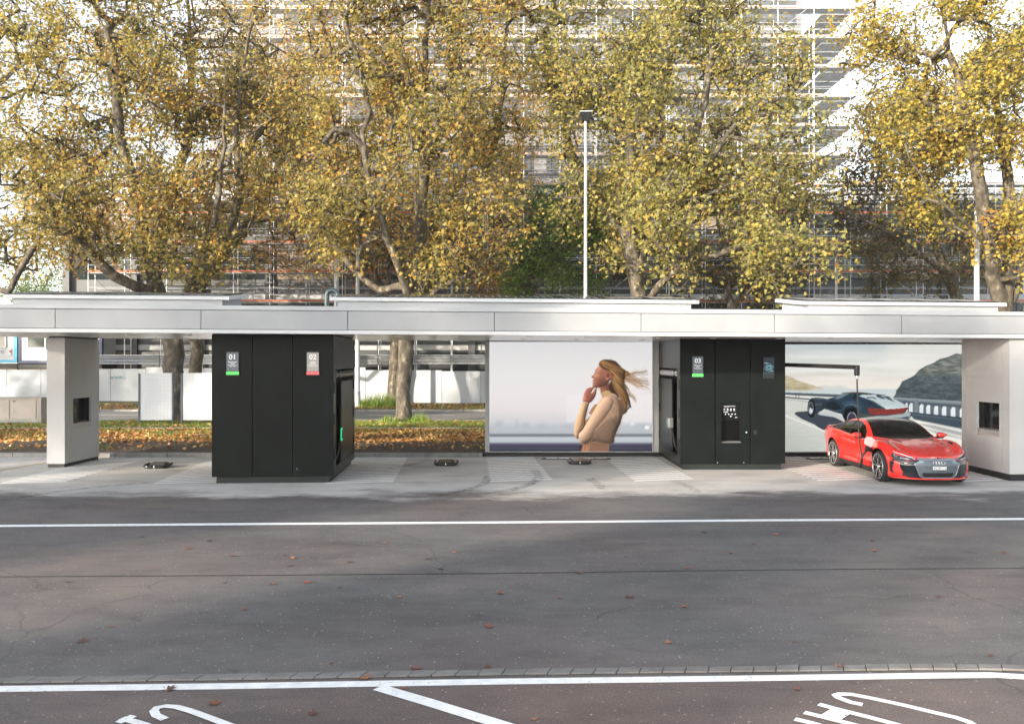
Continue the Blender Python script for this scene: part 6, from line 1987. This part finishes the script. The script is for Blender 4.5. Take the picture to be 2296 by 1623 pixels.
# second row across the road
make_tree("plane_tree", "brown-leaved plane tree across the road, mottled trunk seen right of the pale trunk", 52, 437,
    [(437, 840), (440, 760)], [(None, [(450, 640, 0), (470, 480, 0), (490, 300, 0)]), ((440, 770), [(405, 740, -1), (380, 700, -1.5), (330, 560, -2), (300, 400, -2)]), ((450, 640), [(540, 520, 1), (620, 400, 1), (650, 250, 1)])],
    [(560, 420, 200, 180, 4, 0), (620, 200, 150, 160, 4, 0), (300, 480, 170, 140, 4, 0), (640, 560, 110, 70, 3, 0), (120, 520, 130, 110, 4, 0)], ML_brown, 61, 420, 46, leaf=.22, r_trunk=.38, shape=LEAF5, group="plane trees across the road", spread=.75)
make_tree("plane_tree", "brown-leaved plane tree across the road, trunk half hidden by the trunk in the middle bay", 54, 880,
    [(884, 850), (890, 760)], [(None, [(870, 660, 0), (800, 560, 0), (760, 420, 0), (740, 250, 0)]), ((890, 760), [(930, 640, 1), (990, 520, 1), (1040, 380, 1), (1080, 220, 1)]), ((870, 660), [(880, 520, -1), (890, 380, -1)])],
    [(760, 480, 150, 150, 4, 0), (700, 300, 130, 150, 4, 0), (1100, 450, 130, 140, 4, 0), (1120, 250, 120, 160, 4, 0), (880, 560, 220, 70, 3, 0), (1090, 610, 110, 45, 2.5, 0)], ML_brown, 71, 420, 46, leaf=.22, r_trunk=.40, group="plane trees across the road", spread=.75)
make_tree("young_tree", "dense dark green young tree just right of the middle trunk, low above the roof", 50, 1195,
    [(1195, 800), (1195, 700)], [(None, [(1200, 620, 0), (1215, 540, 0)]), (None, [(1160, 630, 0)])],
    [(1185, 610, 70, 60, 2, -2), (1250, 540, 100, 100, 2.5, -4), (1330, 500, 90, 80, 2, -5), (1170, 650, 70, 30, 2, -1), (1280, 620, 80, 50, 2, -2)], ML_green, 81, 330, 62, leaf=.18, r_trunk=.16, group=None, spread=.5, thresh=-.3, gap=.35)
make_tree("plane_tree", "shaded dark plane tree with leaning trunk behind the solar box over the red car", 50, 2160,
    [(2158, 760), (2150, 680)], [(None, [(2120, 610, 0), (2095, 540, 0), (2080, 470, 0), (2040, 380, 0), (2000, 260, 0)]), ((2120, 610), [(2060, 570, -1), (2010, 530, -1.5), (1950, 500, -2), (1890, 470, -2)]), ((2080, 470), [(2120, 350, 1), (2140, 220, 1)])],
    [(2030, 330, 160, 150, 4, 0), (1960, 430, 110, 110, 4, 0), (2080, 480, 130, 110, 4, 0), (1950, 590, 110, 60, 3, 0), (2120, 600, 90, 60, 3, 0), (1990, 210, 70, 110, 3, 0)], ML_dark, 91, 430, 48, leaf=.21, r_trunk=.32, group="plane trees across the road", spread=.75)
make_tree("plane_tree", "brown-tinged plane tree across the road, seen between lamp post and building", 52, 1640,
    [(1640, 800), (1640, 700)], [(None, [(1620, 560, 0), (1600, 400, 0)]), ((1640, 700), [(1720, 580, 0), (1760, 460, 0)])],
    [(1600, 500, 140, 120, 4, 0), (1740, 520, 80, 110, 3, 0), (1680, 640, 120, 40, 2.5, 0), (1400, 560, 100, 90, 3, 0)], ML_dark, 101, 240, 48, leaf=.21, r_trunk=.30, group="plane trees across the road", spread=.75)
make_tree("street_tree", "distant dark green tree above the left end of the roof", 88, 130,
    [(130, 760), (130, 700)], [(None, [(130, 640, 0)])], [(130, 640, 90, 60, 4, 0), (60, 660, 60, 40, 4, 0), (200, 670, 60, 40, 4, 0)], ML_green, 111, 150, 60, leaf=.30, r_trunk=.3, group=None, spread=.9, shape=LEAF3, thresh=-.4, gap=.4)

# ------------------------------------------------------------------ trees behind the photographer's left shoulder, whose long shadows streak the yard
def shade_trees():
    src = [t for t in TREES if t.name.startswith("plane_tree")][2:4]
    sd = Vector((to_sun.x, to_sun.y, 0)).normalized(); side = Vector((-sd.y, sd.x, 0))
    k = 0
    for dist, lat, wide in ((80, 3.6, .5), (72, 16, .55), (78, 27, .8), (92, 4.2, .5), (74, -4.5, .45), (95, -5.5, .6), (80, -8.5, .42), (92, -17, .45), (96, -13.4, .26), (70, -28, .8)):  # unseen trees, spacing and widths shaped to set where sun and shade fall
        p = Vector((0, 15, 0)) + sd * dist + side * lat
        s_ = src[k % 2]; k += 1
        c = s_.copy(); link(c)
        c.location = (p.x, p.y, 0); c.rotation_euler = (0, 0, k * 1.3); c.scale = (wide, wide, 1.15)
        c['label'] = "unseen plane tree placed outside the picture to shade the yard"; c['group'] = "unseen shade trees behind the camera"
        for ch in [o for o in bpy.data.objects if o.parent == s_]:
            d = ch.copy(); link(d); d.parent = c; d.matrix_parent_inverse = ch.matrix_parent_inverse.copy()
OFF = [(-62, 27, .4), (-53, 24, 2.0), (-72, 30, 4.0)]
SHADE = True
if SHADE: shade_trees()
for x, y, rz in OFF:          # unseen trees added left of the picture to shade the hoarding
    s_ = [t for t in TREES if t.name.startswith("plane_tree")][2]
    c = s_.copy(); link(c); c.location = (x, y, 0); c.rotation_euler = (0, 0, rz); c.scale = (.8, .8, .75)
    c['label'] = "unseen plane tree added left of the picture to shade the hoarding"; c['group'] = "added shade trees left of the picture"
    for ch in [o for o in bpy.data.objects if o.parent == s_]:
        d = ch.copy(); link(d); d.parent = c; d.matrix_parent_inverse = ch.matrix_parent_inverse.copy()

# ------------------------------------------------------------------ ground litter and grass
def litter(name, n, area, leaf, material, tilt, zfun, shape=LEAF5):
    x0, x1, y0, y1 = area
    X = rng.uniform(x0, x1, n); Y = rng.uniform(y0, y1, n)
    keep = np.array([mnoise.noise((x*.5, y*.8, 3)) > -.35 or random.random() < .3 for x, y in zip(X, Y)])
    keep &= ~((Y < 26.6) & (rng.random(len(X)) < .72))
    X, Y = X[keep], Y[keep]
    Z = np.array([zfun(x, y) for x, y in zip(X, Y)]) + rng.uniform(.01, .05, len(X))
    N = rng.normal(0, tilt, (len(X), 3)) + np.array([0, 0, 1.0])
    o = leaf_cloud(name, np.stack([X, Y, Z], 1), N, leaf * rng.uniform(.6, 1.2, len(X)), shape, material, None, rng, curl=.6)
    return tag(o, kind='stuff')
o = litter("fallen_leaves", 19000, (-22, 3, 25.2, 33.8), .125, ML_litter, .55, bed_z)
tag(o, "orange brown carpet of fallen leaves on the planting bed", "fallen leaves")
o = litter("verge_leaves", 2600, (-26, 4, 34.6, 38.0), .15, ML_litter, .5, lambda x, y: .12)
tag(o, "scattered fallen leaves among the grass of the near verge", "fallen leaves")
o = litter("roadside_leaves", 5000, (-34, 12, 47.6, 54), .16, ML_litter, .5, lambda x, y: .10)
tag(o, "brown fallen leaves along the foot of the hoarding", "fallen leaves")
def grass(name, spots, label):
    V, F = [], []
    n0 = 0
    for (x0, x1, y0, y1, n, h, zf, bare) in spots:
        for _ in range(n):
            x, y = random.uniform(x0, x1), random.uniform(y0, y1)
            if mnoise.noise((x*.45, y*.9, 9)) < bare: continue
            a = random.uniform(0, 2*math.pi); w = random.uniform(.006, .014); hh = h*random.uniform(.5, 1.3)
            lx_, ly_ = random.gauss(0, .35)*hh, random.gauss(0, .35)*hh
            z = zf(x, y) - .01
            V += [(x - w*math.cos(a), y - w*math.sin(a), z), (x + w*math.cos(a), y + w*math.sin(a), z), (x + lx_, y + ly_, z + hh)]
            F.append((n0, n0+1, n0+2)); n0 += 3
    me = bpy.data.meshes.new(name); me.from_pydata(V, [], F); me.materials.append(ML_grass)
    o = bpy.data.objects.new(name, me); link(o)
    return tag(o, label, "grass", kind='stuff')
grass("grass", [(-24, 2, 34.6, 38.0, 26000, .14, lambda x, y: .10, -.25), (-22, 2, 31.6, 33.8, 10000, .11, bed_z, -.02), (-22, -10, 29, 32, 5000, .10, bed_z, .0), (-22, -12, 25.2, 26.2, 2500, .09, bed_z, .1), (-32, 8, 47.8, 50, 9000, .12, lambda x, y: .09, .0)], "short green grass tufts on the verges and bed")
# clump of long grass and weeds round the far trunk
def tuft(px, D, label, n, hgt, rad):
    c = at_ground(px, D, .09)
    V, F = [], []
    for i in range(n):
        a, q = random.uniform(0, 2*math.pi), rad * random.random()**.5
        x, y = c.x + q*math.cos(a), c.y + q*math.sin(a)
        h = hgt * random.uniform(.4, 1.1) * (1.1 - .7*q/rad); t = random.uniform(0, 6.3); w = random.uniform(.015, .035)
        V += [(x - w*math.cos(t), y - w*math.sin(t), .08), (x + w*math.cos(t), y + w*math.sin(t), .08), (x + random.gauss(0, .3)*h, y + random.gauss(0, .3)*h, .09 + h)]
        F.append((3*i, 3*i+1, 3*i+2))
    me = bpy.data.meshes.new("weed_tuft"); me.from_pydata(V, [], F); me.materials.append(ML_grass)
    o = bpy.data.objects.new("weed_tuft", me); link(o)
    return tag(o, label, "weeds")
tuft(858, 51.5, "large grass clump at the foot of the far trunk", 900, 1.1, 1.7)
tuft(940, 37.6, "low weeds right of the sunlit trunk in the middle bay", 260, .55, .55)
tuft(870, 37.6, "low weeds left of the sunlit trunk in the middle bay", 200, .45, .5)

# single leaves lying on the yard
def yard_leaves():
    k = 0
    spots = [(520, 1247), (648, 1269), (655, 1252), (300, 1221), (40, 1220), (75, 1229), (468, 1213), (318, 1203), (505, 1307), (690, 1306), (762, 1317), (897, 1339), (548, 1366), (1412, 1339), (1533, 1361), (1430, 1243), (1577, 1193), (1740, 1198), (1955, 1212), (2103, 1338),
             (742, 1487), (932, 1498), (1091, 1495), (1197, 1508), (478, 1577), (380, 1545), (815, 1521), (1781, 1439), (2222, 1470), (1199, 1612), (905, 1545), (186, 1438), (250, 1404), (1541, 1274), (1350, 1233), (1690, 1219), (1300, 1285), (990, 1275), (860, 1218), (590, 1190), (150, 1305), (350, 1275), (1120, 1330), (2250, 1240), (1960, 1235), (1094, 1405), (1402, 1247), (1255, 1340), (640, 1245), (960, 1253), (1880, 1495), (1790, 1545), (700, 1600), (1500, 1440), (610, 1310), (2060, 1160), (1640, 1240), (420, 1230), (785, 1260), (1018, 1239)]
    protos = []
    for j in range(6):
        V = []
        n = len(LEAF5)
        r = random.Random(j); bend = r.uniform(.2, .9); tw = r.uniform(-.5, .5)
        for x, y in LEAF5:
            V.append((x, y, bend * (x*x*.9 + (y - .1)**2 * .5) + tw*x*y*.5 + .02))
        V.append((0, .05, .02))
        F = [(i, (i+1) % n, n) for i in range(n)]
        b = MB(); b.add(V, F, True)
        b.tube([(0, -.1, .03), (.03, -.3, .06), (.0, -.5, .08)], .012, 4)
        o = b.build("fallen_leaf", ML_yard[j % 3])
        protos.append(o)
    for i, (x, y) in enumerate(spots):
        g = G(x, y)
        o = protos[i] if i < 6 else protos[i % 6].copy()
        if i >= 6: link(o)
        s_ = random.choice((.055, .07, .08, .09, .10, .115, .13))
        o.location = (g.x, g.y, .006); o.scale = (s_, s_, s_); o.rotation_euler = (random.uniform(-.15, .15), random.uniform(-.15, .15), random.uniform(0, 6.3))
        tag(o, "dry brown plane leaf lying on the grey asphalt of the yard", "fallen leaf", "dry leaves on the asphalt")
ML_yard = [mat("dry_leaf_rust", (.20, .07, .035), .6, 0, .35, 3), mat("dry_leaf_brown", (.10, .045, .03), .6, 0, .35, 3), mat("dry_leaf_orange", (.30, .12, .05), .6, 0, .35, 3)]
yard_leaves()

# ------------------------------------------------------------------ thin haze volume added to imitate the veil of lens flare
def haze(density):
    b = MB(); b.box(-130, 130, -125, 112, -1.2, 46)
    m = bpy.data.materials.new("flare_haze"); m.use_nodes = True
    N, L = m.node_tree.nodes, m.node_tree.links
    N.remove(N["Principled BSDF"])
    v = N.new("ShaderNodeVolumePrincipled"); v.inputs['Color'].default_value = (.93, .91, .90, 1); v.inputs['Density'].default_value = density
    v.inputs['Anisotropy'].default_value = .2
    L.new(v.outputs[0], N["Material Output"].inputs['Volume'])
    o = b.build("haze", m)
    return tag(o, "thin haze added as a flare veil over the yard and the trees", "haze", kind='stuff')
HAZE = 0.0004
if HAZE: haze(HAZE)
